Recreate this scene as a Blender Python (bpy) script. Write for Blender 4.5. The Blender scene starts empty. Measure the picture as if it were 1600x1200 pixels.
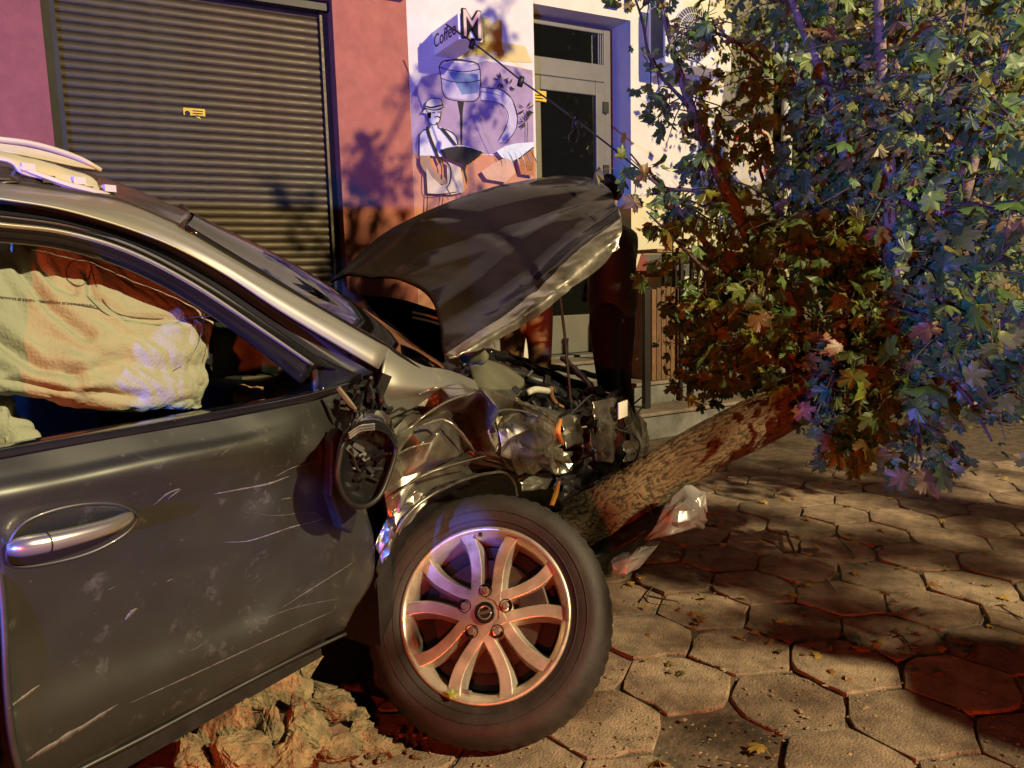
import bpy, bmesh, math, random
from mathutils import Vector, Matrix, noise
from mathutils.bvhtree import BVHTree
random.seed(11)
V = Vector
S = bpy.context.scene
COL = S.collection

# ------------------------------------------------------------------ camera
FPX = 1195.0
PITCH = math.radians(7.8)
ROLL = -0.02579
CAM = V((0, 0, 1.31))
FW = V((0, math.cos(PITCH), -math.sin(PITCH)))
_u0 = V((1, 0, 0)).cross(FW)
RT = math.cos(ROLL) * V((1, 0, 0)) + math.sin(ROLL) * _u0
UP = RT.cross(FW)
cam_d = bpy.data.cameras.new('camera')
cam = bpy.data.objects.new('camera', cam_d)
COL.objects.link(cam)
m3 = Matrix((RT, UP, -FW)).transposed()
cam.matrix_world = Matrix.Translation(CAM) @ m3.to_4x4()
cam_d.sensor_fit = 'HORIZONTAL'
cam_d.sensor_width = 36.0
cam_d.lens = FPX / 1600 * 36.0
cam_d.clip_start = 0.02
cam_d.clip_end = 1000
S.camera = cam

# ------------------------------------------------------------------ world (night sky)
w = bpy.data.worlds.new('World')
S.world = w
w.use_nodes = True
nt = w.node_tree
nt.nodes.clear()
sky = nt.nodes.new('ShaderNodeTexSky')
sky.sky_type = 'NISHITA'
sky.sun_disc = False
sky.sun_elevation = math.radians(-4)
sky.sun_rotation = math.radians(60)
bg = nt.nodes.new('ShaderNodeBackground')
bg.inputs['Strength'].default_value = 0.012
wo = nt.nodes.new('ShaderNodeOutputWorld')
nt.links.new(sky.outputs[0], bg.inputs[0])
nt.links.new(bg.outputs[0], wo.inputs[0])

# ------------------------------------------------------------------ lamps: street lamp, police beacons (all behind the camera)
def lamp(name, loc, col, power, rad):
    d = bpy.data.lights.new(name, 'POINT')
    d.color = col
    d.energy = power
    d.shadow_soft_size = rad
    o = bpy.data.objects.new(name, d)
    o.location = loc
    COL.objects.link(o)
    return o
lamp('street_lamp_light', (7.6, -2.2, 6.25), (1.0, 0.80, 0.46), 8000, 0.12)
lamp('blue_beacon_light', (-2.21, -2.95, 1.388), (0.05, 0.17, 1.0), 3000, 0.03)
lamp('red_tail_light', (-0.30, -2.25, 0.90), (1.0, 0.08, 0.02), 380, 0.05)
S.view_settings.view_transform = 'Standard'
S.view_settings.look = 'None'
S.view_settings.gamma = 1.0
S.view_settings.exposure = 0.0
S.cycles.max_bounces = 6
S.cycles.transparent_max_bounces = 12
S.cycles.caustics_reflective = False
S.cycles.caustics_refractive = False
S.cycles.use_denoising = True
S.cycles.sample_clamp_indirect = 4.0

# ------------------------------------------------------------------ measuring helpers (photo measurement -> place in metres)
def ray(x, y):
    return FW + RT * ((x - 800) / FPX) - UP * ((y - 600) / FPX)
def P(x, y, d):
    return CAM + ray(x, y) * d
def on_plane(x, y, p, n):
    r = ray(x, y)
    return CAM + r * ((p - CAM).dot(n) / r.dot(n))
def G(x, y, z=0.0):
    return on_plane(x, y, V((0, 0, z)), V((0, 0, 1)))
def flat(v):
    v = V((v.x, v.y, 0)); v.normalize(); return v
WD = flat(ray(2960, 383))                 # along the facade
WN = V((WD.y, -WD.x, 0))                  # out of the facade
W0 = P(900, 431, 6.8)
def Wp(s, z, o=0.0):
    p = W0 + WD * s + WN * o
    return V((p.x, p.y, z))
def Wpx(x, y, o=0.0):
    return on_plane(x, y, W0 + WN * o, WN)
def wsz(x, y, o=0.0):
    p = Wpx(x, y, o)
    return (p - W0).dot(WD), p.z
CD = flat(ray(1573, 416))                 # along the car, forwards
CN = V((-CD.y, CD.x, 0))                  # inboard
K0 = P(755, 955, 2.3)
def Q(x, y, off=0.0):
    return on_plane(x, y, K0 + CN * off, CN)
def Kp(s, off, z):
    p = K0 + CD * s + CN * off
    return V((p.x, p.y, z))
def Ks(p):
    d = p - K0
    return d.dot(CD), d.dot(CN), p.z

# ------------------------------------------------------------------ object helpers
def thing(name, label, cat, loc=(0, 0, 0), group=None):
    o = bpy.data.objects.new(name, None)
    o.empty_display_size = 0.1
    o.location = loc
    COL.objects.link(o)
    o['label'] = label
    o['category'] = cat
    if group:
        o['group'] = group
    return o
def tag(o, label=None, cat=None, group=None, kind=None):
    if label: o['label'] = label
    if cat: o['category'] = cat
    if group: o['group'] = group
    if kind: o['kind'] = kind
    return o
def attach(o, parent):
    if parent is not None:
        o.parent = parent
        if parent.type == 'EMPTY':
            o.matrix_parent_inverse = Matrix.Translation(-V(parent.location))
def link(name, me, mat=None, parent=None, M=None):
    o = bpy.data.objects.new(name, me)
    COL.objects.link(o)
    if mat is not None and not me.materials:
        me.materials.append(mat)
    attach(o, parent)
    if M is not None:
        o.matrix_basis = M
    return o

def cr1(pts, n):
    """Catmull-Rom through pts, n samples"""
    m = len(pts)
    if m < 2:
        return list(pts)
    ext = [pts[0] * 2 - pts[1]] + list(pts) + [pts[-1] * 2 - pts[-2]]
    out = []
    for i in range(n):
        t = i / (n - 1) * (m - 1)
        k = min(int(t), m - 2)
        f = t - k
        a, b, c, d = ext[k:k + 4]
        out.append(0.5 * ((2 * b) + (c - a) * f + (2 * a - 5 * b + 4 * c - d) * f * f + (3 * b - a - 3 * c + d) * f * f * f))
    return out
def cr2(rows, nu, nv):
    a = [cr1(r, nu) for r in rows]
    cols = [cr1([a[j][i] for j in range(len(a))], nv) for i in range(nu)]
    return [[cols[i][j] for i in range(nu)] for j in range(nv)]

class MB:
    def __init__(self):
        self.v = []; self.f = []; self.mi = []; self.cur = 0
    def add(self, vs, fs):
        b = len(self.v)
        self.v += [V(p) for p in vs]
        for f in fs:
            self.f.append([i + b for i in f]); self.mi.append(self.cur)
        return self
    def box(self, o, a, b, c):
        """corner-centred box: centre o, half axes a b c"""
        o, a, b, c = V(o), V(a), V(b), V(c)
        vs = [o + a * i + b * j + c * k for i in (-1, 1) for j in (-1, 1) for k in (-1, 1)]
        return self.add(vs, [(0, 1, 3, 2), (4, 6, 7, 5), (0, 4, 5, 1), (2, 3, 7, 6), (0, 2, 6, 4), (1, 5, 7, 3)])
    def wbox(self, s0, s1, z0, z1, o0, o1):
        return self.box(Wp((s0 + s1) / 2, (z0 + z1) / 2, (o0 + o1) / 2), WD * ((s1 - s0) / 2), WN * ((o1 - o0) / 2), V((0, 0, (z1 - z0) / 2)))
    def kbox(self, s0, s1, f0, f1, z0, z1):
        return self.box(Kp((s0 + s1) / 2, (f0 + f1) / 2, (z0 + z1) / 2), CD * ((s1 - s0) / 2), CN * ((f1 - f0) / 2), V((0, 0, (z1 - z0) / 2)))
    def prism(self, pts, ext):
        n = len(pts); ext = V(ext)
        vs = [V(p) for p in pts] + [V(p) + ext for p in pts]
        fs = [tuple(range(n)), tuple(range(2 * n - 1, n - 1, -1))]
        fs += [(i, i + n, (i + 1) % n + n, (i + 1) % n) for i in range(n)]
        return self.add(vs, fs)
    def grid(self, rows):
        nv, nu = len(rows), len(rows[0])
        vs = [p for r in rows for p in r]
        return self.add(vs, [(j * nu + i, j * nu + i + 1, (j + 1) * nu + i + 1, (j + 1) * nu + i) for j in range(nv - 1) for i in range(nu - 1)])
    def tube(self, pts, rad, n=8, smooth=0, flatk=1.0, upv=None, cap=True, fn=None):
        pts = [V(p) for p in pts]
        rad = rad if isinstance(rad, (list, tuple)) else [rad] * len(pts)
        if smooth:
            rr = cr1([V((r, 0, 0)) for r in rad], smooth)
            pts = cr1(pts, smooth); rad = [max(1e-4, r.x) for r in rr]
        m = len(pts)
        vs = []
        ref = V(upv) if upv else None
        for i in range(m):
            t = (pts[min(i + 1, m - 1)] - pts[max(i - 1, 0)])
            if t.length < 1e-9: t = V((0, 0, 1))
            t.normalize()
            if ref is None:
                ref = V((0, 0, 1)) if abs(t.z) < .9 else V((1, 0, 0))
            a = ref - t * ref.dot(t)
            if a.length < 1e-6:
                a = t.orthogonal()
            a.normalize(); b = t.cross(a)
            if not upv: ref = a
            for k in range(n):
                an = 2 * math.pi * k / n
                r = rad[i]
                if fn: r *= fn(i / (m - 1), an)
                vs.append(pts[i] + a * (math.cos(an) * r * flatk) + b * (math.sin(an) * r))
        fs = [(i * n + k, i * n + (k + 1) % n, (i + 1) * n + (k + 1) % n, (i + 1) * n + k) for i in range(m - 1) for k in range(n)]
        if cap:
            fs.append(tuple(range(n - 1, -1, -1))); fs.append(tuple((m - 1) * n + k for k in range(n)))
        return self.add(vs, fs)
    def lathe(self, prof, o, ax, n=48, closed=False):
        """prof: (radius, height) list about axis ax at o"""
        ax = V(ax).normalized(); o = V(o)
        a = ax.orthogonal().normalized(); b = ax.cross(a)
        m = len(prof)
        vs = [o + ax * h + (a * math.cos(2 * math.pi * k / n) + b * math.sin(2 * math.pi * k / n)) * r for r, h in prof for k in range(n)]
        mm = m if closed else m - 1
        return self.add(vs, [(i * n + k, i * n + (k + 1) % n, ((i + 1) % m) * n + (k + 1) % n, ((i + 1) % m) * n + k) for i in range(mm) for k in range(n)])
    def mesh(self, name, mats, smooth=False):
        me = bpy.data.meshes.new(name)
        me.from_pydata([tuple(p) for p in self.v], [], self.f)
        mats = mats if isinstance(mats, (list, tuple)) else [mats]
        for m in mats: me.materials.append(m)
        if len(mats) > 1:
            me.polygons.foreach_set('material_index', self.mi)
        if smooth:
            me.polygons.foreach_set('use_smooth', [True] * len(me.polygons))
        me.update()
        return me
    def build(self, name, mats, parent=None, smooth=False, bevel=0, solid=0, soff=-1, fixn=True, seg=2):
        me = self.mesh(name, mats, smooth)
        if fixn and not solid:
            bm = bmesh.new(); bm.from_mesh(me)
            bmesh.ops.recalc_face_normals(bm, faces=bm.faces)
            bm.to_mesh(me); bm.free()
        o = link(name, me, None, parent)
        if solid:
            md = o.modifiers.new('thick', 'SOLIDIFY'); md.thickness = solid; md.offset = soff
        if bevel:
            md = o.modifiers.new('bevel', 'BEVEL'); md.width = bevel; md.segments = seg; md.limit_method = 'ANGLE'; md.angle_limit = math.radians(40)
            md.harden_normals = False
        return o

def fac(p, sc, seed=0.0):
    return noise.noise(V(p) * sc + V((seed * 7.3, seed * 3.1, seed * 5.7)))
def ridged(p, sc, seed=0.0, octv=3):
    a, h = 1.0, 0.0
    for i in range(octv):
        h += a * (1 - 2 * abs(fac(p, sc, seed + i)))
        a *= .5; sc *= 2.1
    return h
_rnd_cache = {}
def facet(p, sc, seed=0):
    """crumpled-sheet height: tilted plane in each voronoi cell"""
    q = V(p) * sc + V((seed * 13.7, seed * 5.1, seed * 9.3))
    d, pts = noise.voronoi(q)
    h = 0; wsum = 0
    for i in range(2):
        c = pts[i]
        k = (round(c.x, 3), round(c.y, 3), round(c.z, 3))
        g = _rnd_cache.get(k)
        if g is None:
            r = random.Random(hash(k))
            g = (V((r.uniform(-1, 1), r.uniform(-1, 1), r.uniform(-1, 1))), r.uniform(-.6, .6))
            _rnd_cache[k] = g
        wgt = 1 if i == 0 else max(0, 1 - (d[1] - d[0]) * 6) * .5
        h += wgt * (g[0].dot(q - c) + g[1]); wsum += wgt
    return h / wsum
def normals(rows):
    nv, nu = len(rows), len(rows[0]); out = []
    for j in range(nv):
        r = []
        for i in range(nu):
            du = rows[j][min(i + 1, nu - 1)] - rows[j][max(i - 1, 0)]
            dv = rows[min(j + 1, nv - 1)][i] - rows[max(j - 1, 0)][i]
            n = du.cross(dv)
            r.append(n.normalized() if n.length > 1e-12 else V((0, -1, 0)))
        out.append(r)
    return out
def displace(rows, fn):
    N = normals(rows)
    return [[rows[j][i] + N[j][i] * fn(rows[j][i], i / (len(rows[0]) - 1), j / (len(rows) - 1)) for i in range(len(rows[0]))] for j in range(len(rows))]
def crush(name, rows, m, parent, nu, nv, amp, jit=.35, seed=0, sub=3, fine=.0012, thick=.002, sharp=16):
    r = random.Random(seed)
    g = cr2(rows, nu, nv); N = normals(g)
    bm = bmesh.new(); vv = []
    for j in range(nv):
        row = []
        for i in range(nu):
            p = g[j][i].copy()
            du = (g[j][min(i + 1, nu - 1)] - g[j][max(i - 1, 0)]) * .5; dv = (g[min(j + 1, nv - 1)][i] - g[max(j - 1, 0)][i]) * .5
            p += du * r.uniform(-jit, jit) + dv * r.uniform(-jit, jit) + N[j][i] * r.uniform(-amp, amp)
            row.append(bm.verts.new(p))
        vv.append(row)
    for j in range(nv - 1):
        for i in range(nu - 1):
            a, b, c, d = vv[j][i], vv[j][i + 1], vv[j + 1][i + 1], vv[j + 1][i]
            if r.random() < .5:
                bm.faces.new((a, b, c)); bm.faces.new((a, c, d))
            else:
                bm.faces.new((a, b, d)); bm.faces.new((b, c, d))
    bmesh.ops.subdivide_edges(bm, edges=bm.edges, cuts=sub, use_grid_fill=True)
    bmesh.ops.smooth_vert(bm, verts=bm.verts, factor=.45, use_axis_x=True, use_axis_y=True, use_axis_z=True)
    bm.normal_update()
    for v in bm.verts:
        v.co += v.normal * (fine * noise.noise(v.co * 45) + fine * 2.2 * (noise.noise(v.co * 17)))
    me = bpy.data.meshes.new(name); bm.to_mesh(me); bm.free()
    me.materials.append(m)
    me.polygons.foreach_set('use_smooth', [True] * len(me.polygons))
    me.set_sharp_from_angle(angle=math.radians(sharp))
    o = link(name, me, None, parent)
    md = o.modifiers.new('thick', 'SOLIDIFY'); md.thickness = thick; md.offset = 0
    return o
def Qrows(spec):
    return [[Q(*t) for t in r] for r in spec]
def sheet(name, rows, mats, parent, nu=24, nv=24, disp=None, solid=.0015, smooth=True):
    g = cr2(rows, nu, nv)
    if disp: g = displace(g, disp)
    return MB().grid(g).build(name, mats, parent, smooth=smooth, solid=solid, soff=0)

# ------------------------------------------------------------------ materials
def mat(name, col, rough=.6, metal=0.0, var=.2, vs=6.0, bump=0.0, bs=60.0, coat=0.0, spec=.5, col2=None, stretch=(1, 1, 1), rvar=0.0, detail=5, objrand=0.0, coord='Object'):
    m = bpy.data.materials.new(name); m.use_nodes = True
    t = m.node_tree; N = t.nodes; L = t.links
    b = N['Principled BSDF']
    b.inputs['Roughness'].default_value = rough
    b.inputs['Metallic'].default_value = metal
    b.inputs['Specular IOR Level'].default_value = spec
    if coat:
        b.inputs['Coat Weight'].default_value = coat; b.inputs['Coat Roughness'].default_value = .06
    tc = N.new('ShaderNodeTexCoord'); mp = N.new('ShaderNodeMapping')
    mp.inputs['Scale'].default_value = stretch
    L.new(tc.outputs[coord], mp.inputs[0])
    nz = N.new('ShaderNodeTexNoise'); nz.inputs['Scale'].default_value = vs; nz.inputs['Detail'].default_value = detail; nz.inputs['Roughness'].default_value = .65
    L.new(mp.outputs[0], nz.inputs['Vector'])
    rp = N.new('ShaderNodeValToRGB')
    c = V(col)
    c2 = V(col2) if col2 else c * (1 + var)
    c1 = c if col2 else c * (1 - var)
    rp.color_ramp.elements[0].position = .32; rp.color_ramp.elements[1].position = .68
    rp.color_ramp.elements[0].color = (*c1, 1); rp.color_ramp.elements[1].color = (*c2, 1)
    L.new(nz.outputs['Fac'], rp.inputs[0])
    out = rp.outputs[0]
    if objrand:
        oi = N.new('ShaderNodeObjectInfo'); mr = N.new('ShaderNodeMapRange')
        mr.inputs[3].default_value = 1 - objrand; mr.inputs[4].default_value = 1 + objrand
        L.new(oi.outputs['Random'], mr.inputs[0])
        hs = N.new('ShaderNodeHueSaturation')
        L.new(mr.outputs[0], hs.inputs['Value']); L.new(out, hs.inputs['Color'])
        out = hs.outputs[0]
    L.new(out, b.inputs['Base Color'])
    if rvar:
        mr = N.new('ShaderNodeMapRange'); mr.inputs[1].default_value = .3; mr.inputs[2].default_value = .7
        mr.inputs[3].default_value = max(0, rough - rvar); mr.inputs[4].default_value = min(1, rough + rvar)
        L.new(nz.outputs['Fac'], mr.inputs[0]); L.new(mr.outputs[0], b.inputs['Roughness'])
    if bump:
        n2 = N.new('ShaderNodeTexNoise'); n2.inputs['Scale'].default_value = bs; n2.inputs['Detail'].default_value = 6
        L.new(mp.outputs[0], n2.inputs['Vector'])
        bp = N.new('ShaderNodeBump'); bp.inputs['Strength'].default_value = bump; bp.inputs['Distance'].default_value = .01
        L.new(n2.outputs['Fac'], bp.inputs['Height']); L.new(bp.outputs[0], b.inputs['Normal'])
    return m
def glass_mat(name, tint, gloss=.12):
    m = bpy.data.materials.new(name); m.use_nodes = True
    t = m.node_tree; N = t.nodes; L = t.links; N.clear()
    o = N.new('ShaderNodeOutputMaterial'); tr = N.new('ShaderNodeBsdfTransparent'); gl = N.new('ShaderNodeBsdfGlossy')
    tr.inputs[0].default_value = (*tint, 1); gl.inputs['Roughness'].default_value = .03
    fr = N.new('ShaderNodeLayerWeight'); fr.inputs[0].default_value = gloss
    mx = N.new('ShaderNodeMixShader')
    L.new(fr.outputs['Fresnel'], mx.inputs[0]); L.new(tr.outputs[0], mx.inputs[1]); L.new(gl.outputs[0], mx.inputs[2]); L.new(mx.outputs[0], o.inputs[0])
    return m
def leaf_mat(name, cols, trans=.35, attr=False):
    m = bpy.data.materials.new(name); m.use_nodes = True
    t = m.node_tree; N = t.nodes; L = t.links
    b = N['Principled BSDF']; out = N['Material Output']
    rp = N.new('ShaderNodeValToRGB'); cr = rp.color_ramp
    cr.interpolation = 'LINEAR'
    for i, (p, c) in enumerate(cols):
        e = cr.elements[i] if i < 2 else cr.elements.new(p)
        e.position = p; e.color = (*c, 1)
    if attr:
        a = N.new('ShaderNodeAttribute'); a.attribute_name = 'rnd'; L.new(a.outputs['Fac'], rp.inputs[0])
    else:
        a = N.new('ShaderNodeObjectInfo'); L.new(a.outputs['Random'], rp.inputs[0])
    tc = N.new('ShaderNodeTexCoord'); nz = N.new('ShaderNodeTexNoise'); nz.inputs['Scale'].default_value = 25 if attr else 6
    L.new(tc.outputs['Object'], nz.inputs['Vector'])
    mx = N.new('ShaderNodeMix'); mx.data_type = 'RGBA'; mx.blend_type = 'MULTIPLY'; mx.inputs[0].default_value = .6
    L.new(rp.outputs[0], mx.inputs[6])
    r2 = N.new('ShaderNodeValToRGB'); r2.color_ramp.elements[0].color = (.5, .5, .5, 1); r2.color_ramp.elements[1].color = (1.3, 1.25, 1.1, 1)
    L.new(nz.outputs['Fac'], r2.inputs[0]); L.new(r2.outputs[0], mx.inputs[7])
    L.new(mx.outputs[2], b.inputs['Base Color'])
    b.inputs['Roughness'].default_value = .45
    tl = N.new('ShaderNodeBsdfTranslucent'); L.new(mx.outputs[2], tl.inputs[0])
    ms = N.new('ShaderNodeMixShader'); ms.inputs[0].default_value = trans
    L.new(b.outputs[0], ms.inputs[1]); L.new(tl.outputs[0], ms.inputs[2]); L.new(ms.outputs[0], out.inputs[0])
    return m
M = {}
M['salmon'] = mat('salmon_render', (.40, .135, .085), .85, var=.14, vs=9, bump=.5, bs=120)
M['pinkl'] = mat('pink_render', (.31, .085, .075), .85, var=.14, vs=9, bump=.5, bs=120)
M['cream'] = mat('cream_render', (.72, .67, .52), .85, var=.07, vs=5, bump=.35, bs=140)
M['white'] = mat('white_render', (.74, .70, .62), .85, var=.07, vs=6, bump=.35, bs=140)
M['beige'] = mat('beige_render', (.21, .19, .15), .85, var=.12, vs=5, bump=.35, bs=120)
M['grey_band'] = mat('grey_band_paint', (.10, .10, .10), .8, var=.2, vs=8)
M['maroon'] = mat('maroon_paint', (.22, .06, .05), .8, var=.2, vs=8)
M['shutter'] = mat('shutter_brown_metal', (.066, .046, .022), .50, metal=.25, var=.25, vs=10, rvar=.1, stretch=(1, 1, 5))
M['dark_metal'] = mat('dark_metal', (.02, .018, .016), .5, metal=.3, var=.3)
M['fascia'] = mat('fascia_board', (.05, .04, .06), .5)
M['pvc'] = mat('grey_door_frame', (.15, .145, .12), .45, var=.1)
M['door_glass'] = mat('door_glass', (.006, .007, .006), .03, spec=1.0, var=.1)
M['yellow'] = mat('yellow_sticker', (.75, .5, .03), .6, var=.1)
M['black'] = mat('black_plastic', (.012, .012, .012), .45, var=.4, vs=30)
M['gblack'] = mat('gloss_black', (.01, .01, .011), .12, var=.3, coat=.5)
M['ink'] = mat('black_wall_paint', (.015, .012, .014), .8)
M['ac_white'] = mat('white_enamel', (.7, .68, .6), .4, var=.08)
M['paver'] = mat('paver_concrete', (.235, .172, .115), .9, var=.5, vs=11, bump=.6, bs=130, objrand=.26)
M['soil'] = mat('soil', (.10, .07, .045), .95, var=.5, vs=14, bump=1.0, bs=40)
M['clod'] = mat('soil_clod', (.20, .145, .075), .95, var=.55, vs=22, bump=1.0, bs=110, objrand=.3)
M['stone'] = mat('stone_tile', (.16, .16, .145), .75, var=.35, vs=7, bump=.3, bs=50)
M['tread'] = mat('stone_tread', (.20, .16, .12), .7, var=.25, vs=8)
M['wood'] = mat('planter_wood', (.16, .085, .04), .65, var=.45, vs=16, stretch=(6, 6, 1), bump=.3, objrand=.15)
M['bench_wood'] = mat('bench_wood', (.25, .15, .07), .6, var=.3, vs=12, objrand=.1)
def bark_mat():
    m = mat('bark', (.085, .06, .038), .92, col2=(.30, .22, .13), vs=16, bump=1.0, bs=45, stretch=(1, 1, 1))
    return m
M['bark'] = bark_mat()
def bark_t():
    m = mat('rough_bark', (.1, .07, .04), .95, var=.2, vs=30, bump=.6, bs=150)
    t = m.node_tree; N = t.nodes; L = t.links
    a = N.new('ShaderNodeAttribute'); a.attribute_name = 'rnd'
    rp = N.new('ShaderNodeValToRGB'); e = rp.color_ramp.elements
    e[0].position = .08; e[0].color = (.016, .011, .006, 1); e[1].position = .80; e[1].color = (.17, .125, .062, 1)
    e2 = rp.color_ramp.elements.new(.35); e2.color = (.07, .048, .025, 1)
    L.new(a.outputs['Fac'], rp.inputs[0]); L.new(rp.outputs[0], N['Principled BSDF'].inputs['Base Color'])
    return m
M['bark_t'] = bark_t()
M['twig'] = mat('twig_bark', (.07, .05, .035), .85, var=.4, vs=30)
def paint_mat():
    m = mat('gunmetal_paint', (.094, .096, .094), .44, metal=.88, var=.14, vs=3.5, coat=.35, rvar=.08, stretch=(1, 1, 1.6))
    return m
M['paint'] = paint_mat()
M['lit_paint'] = mat('lit_gunmetal_paint', (.38, .38, .345), .56, metal=.85, var=.06, vs=4, coat=.3)  # lighter copy of the gunmetal paint, lit look put into the colour
M['crumple'] = mat('buckled_paint', (.27, .255, .215), .33, metal=.88, var=.35, vs=9, coat=.2, rvar=.1)
M['foil'] = mat('bare_crushed_metal', (.34, .32, .26), .33, metal=.9, var=.5, vs=22, rvar=.12)
M['lip'] = mat('lit_hood_edge', (.38, .36, .30), .36, metal=.85, var=.25, vs=10, rvar=.1)  # light falling on hood edge and creases is put into this colour
M['chrome'] = mat('chrome', (.72, .70, .66), .24, metal=.9, var=.08)
M['trim'] = mat('bright_window_trim', (.55, .53, .45), .3, metal=.8, var=.05)
M['blue_lit_rubber'] = mat('door_seal_rubber', (.02, .02, .03), .4, var=.2)
M['rubber'] = mat('tyre_rubber', (.022, .019, .017), .62, var=.4, vs=10, bump=.12, bs=90, rvar=.1)
M['rim'] = mat('alloy_machined', (.74, .67, .55), .36, metal=.7, var=.15, vs=18, rvar=.1)
M['rimd'] = mat('alloy_dark', (.30, .27, .22), .45, metal=.6, var=.3, vs=18)
M['disc'] = mat('brake_steel', (.07, .05, .04), .55, metal=.7, var=.4, vs=14)
M['airbag'] = mat('airbag_fabric', (.42, .415, .36), .95, var=.06, vs=7, bump=.35, bs=160)
M['stitch'] = mat('airbag_stitching', (.14, .13, .11), .9)
M['railtrim'] = mat('cream_plastic', (.44, .41, .34), .5, var=.1)
M['olive'] = mat('olive_plastic', (.13, .125, .085), .5, var=.2)
M['white_pl'] = mat('white_plastic', (.7, .68, .55), .45, var=.1)
M['orange_pl'] = mat('orange_plastic', (.55, .22, .03), .5, var=.2)
M['glass'] = glass_mat('side_glass', (.80, .83, .76), .10)
M['wind_glass'] = glass_mat('windscreen_glass', (.10, .13, .11), .35)
M['film'] = mat('grey_torn_plastic', (.34, .34, .33), .28, metal=.25, var=.3, vs=12, coat=.3)
M['jacket'] = mat('black_jacket', (.014, .012, .012), .6, var=.4, vs=9, bump=.5, bs=14)
M['jeans'] = mat('dark_jeans', (.006, .006, .008), .85, var=.3, vs=20)
M['tan'] = mat('tan_trousers', (.30, .15, .06), .8, var=.25, vs=9, bump=.5, bs=12)
M['skin'] = mat('skin', (.42, .25, .17), .55, var=.1)
M['hair'] = mat('dark_hair', (.012, .007, .006), .95, var=.5, vs=60, bump=1.0, bs=120, spec=.1)
M['shoe'] = mat('shoe_leather', (.015, .013, .012), .5)
M['leaf'] = leaf_mat('maple_leaf', [(0, (.075, .14, .045)), (.45, (.12, .21, .045)), (.70, (.24, .29, .04)), (.88, (.26, .20, .05)), (.95, (.22, .12, .04)), (1.0, (.28, .12, .06))], .30)
M['leafm'] = leaf_mat('maple_foliage', [(0, (.06, .12, .04)), (.5, (.105, .19, .042)), (.75, (.21, .26, .04)), (.92, (.24, .17, .05)), (1.0, (.20, .10, .03))], .30, attr=True)
M['shrubm'] = leaf_mat('shrub_foliage', [(0, (.06, .09, .02)), (.5, (.10, .13, .03)), (.8, (.20, .20, .06)), (1.0, (.26, .22, .08))], .30, attr=True)
M['fallen'] = leaf_mat('fallen_leaf', [(0, (.40, .30, .06)), (.4, (.34, .22, .06)), (.7, (.22, .11, .04)), (1.0, (.16, .16, .05))], .15)

# ================================================================== GROUND
g = MB().add([(-150, -150, 0), (150, -150, 0), (150, 150, 0), (-150, 150, 0)], [(0, 1, 2, 3)]).build('ground', M['soil'])
tag(g, 'bare brown soil under and around the paving', kind='structure')

pave = bpy.data.objects.new('pavement', None); COL.objects.link(pave)
pave['kind'] = 'structure'; pave['label'] = 'uneven hexagonal concrete slab paving'
sb_ = MB().add([(-1.8, .9, .040), (4.4, .9, .040), (4.4, 5.1, .040), (-1.8, 5.1, .040)], [(0, 1, 2, 3)]).build('soil_bed', M['soil'], pave)
HEXR = .187
def hexmesh(k):
    r = random.Random(100 + k)
    bm = bmesh.new()
    top = []; bot = []
    n = 18
    for i in range(6):
        for j in range(3):
            a0 = math.radians(60 * i + 30); a1 = math.radians(60 * i + 90)
            p = V((math.cos(a0), math.sin(a0), 0)).lerp(V((math.cos(a1), math.sin(a1), 0)), j / 3) * (HEXR - .003)
            q = 1 - (r.random() ** 3) * (.09 if j else .16)
            top.append(p * q)
    def ring(sc, z):
        return [bm.verts.new((p.x * sc, p.y * sc, z + r.uniform(-.0012, .0012))) for p in top]
    a = ring(1.0, -.05); b = ring(1.0, -.006); c = ring(.992, -.0015); d = ring(.975, 0.0)
    for u, v in ((a, b), (b, c), (c, d)):
        for i in range(n):
            bm.faces.new((u[i], u[(i + 1) % n], v[(i + 1) % n], v[i]))
    bm.faces.new(d)
    me = bpy.data.meshes.new('paver'); bm.to_mesh(me); bm.free()
    me.materials.append(M['paver'])
    return me
hexes = [hexmesh(k) for k in range(7)]
def onscreen(p):
    d = p - CAM; z = d.dot(FW)
    if z < .2: return None
    return 800 + FPX * d.dot(RT) / z, 600 - FPX * d.dot(UP) / z, z
rot = math.radians(38)
ca, sa = math.cos(rot), math.sin(rot)
cands = []
for i in range(-30, 40):
    for j in range(-30, 40):
        hx = HEXR * math.sqrt(3) * (i + .5 * (j % 2)); hy = HEXR * 1.5 * j
        x, y = hx * ca - hy * sa, hx * sa + hy * ca
        x += .1; y += 3
        if not (-1.6 < x < 4.2 and 1.0 < y < 5.0): continue
        sc = onscreen(V((x, y, 0)))
        if sc is None or sc[0] < -150 or sc[0] > 1750 or sc[1] > 1420: continue
        cands.append((y, x, sc))
cands.sort(key=lambda t: t[0])
skip = [(1065, 1175)]
for y, x, sc in cands[:290]:
    if any(abs(sc[0] - a) < 60 and abs(sc[1] - b) < 35 for a, b in skip): continue
    sink = max(0, (y - 4.4)) * .02
    o = link('paver', random.choice(hexes), None, pave,
             Matrix.Translation((x, y, .052 + random.uniform(-.005, .004) - sink)) @ Matrix.Rotation(rot + math.radians(60 * random.randint(0, 5) + random.uniform(-2, 2)), 4, 'Z')
             @ Matrix.Rotation(math.radians(random.uniform(-.9, .9)), 4, 'X') @ Matrix.Rotation(math.radians(random.uniform(-.9, .9)), 4, 'Y'))

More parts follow.
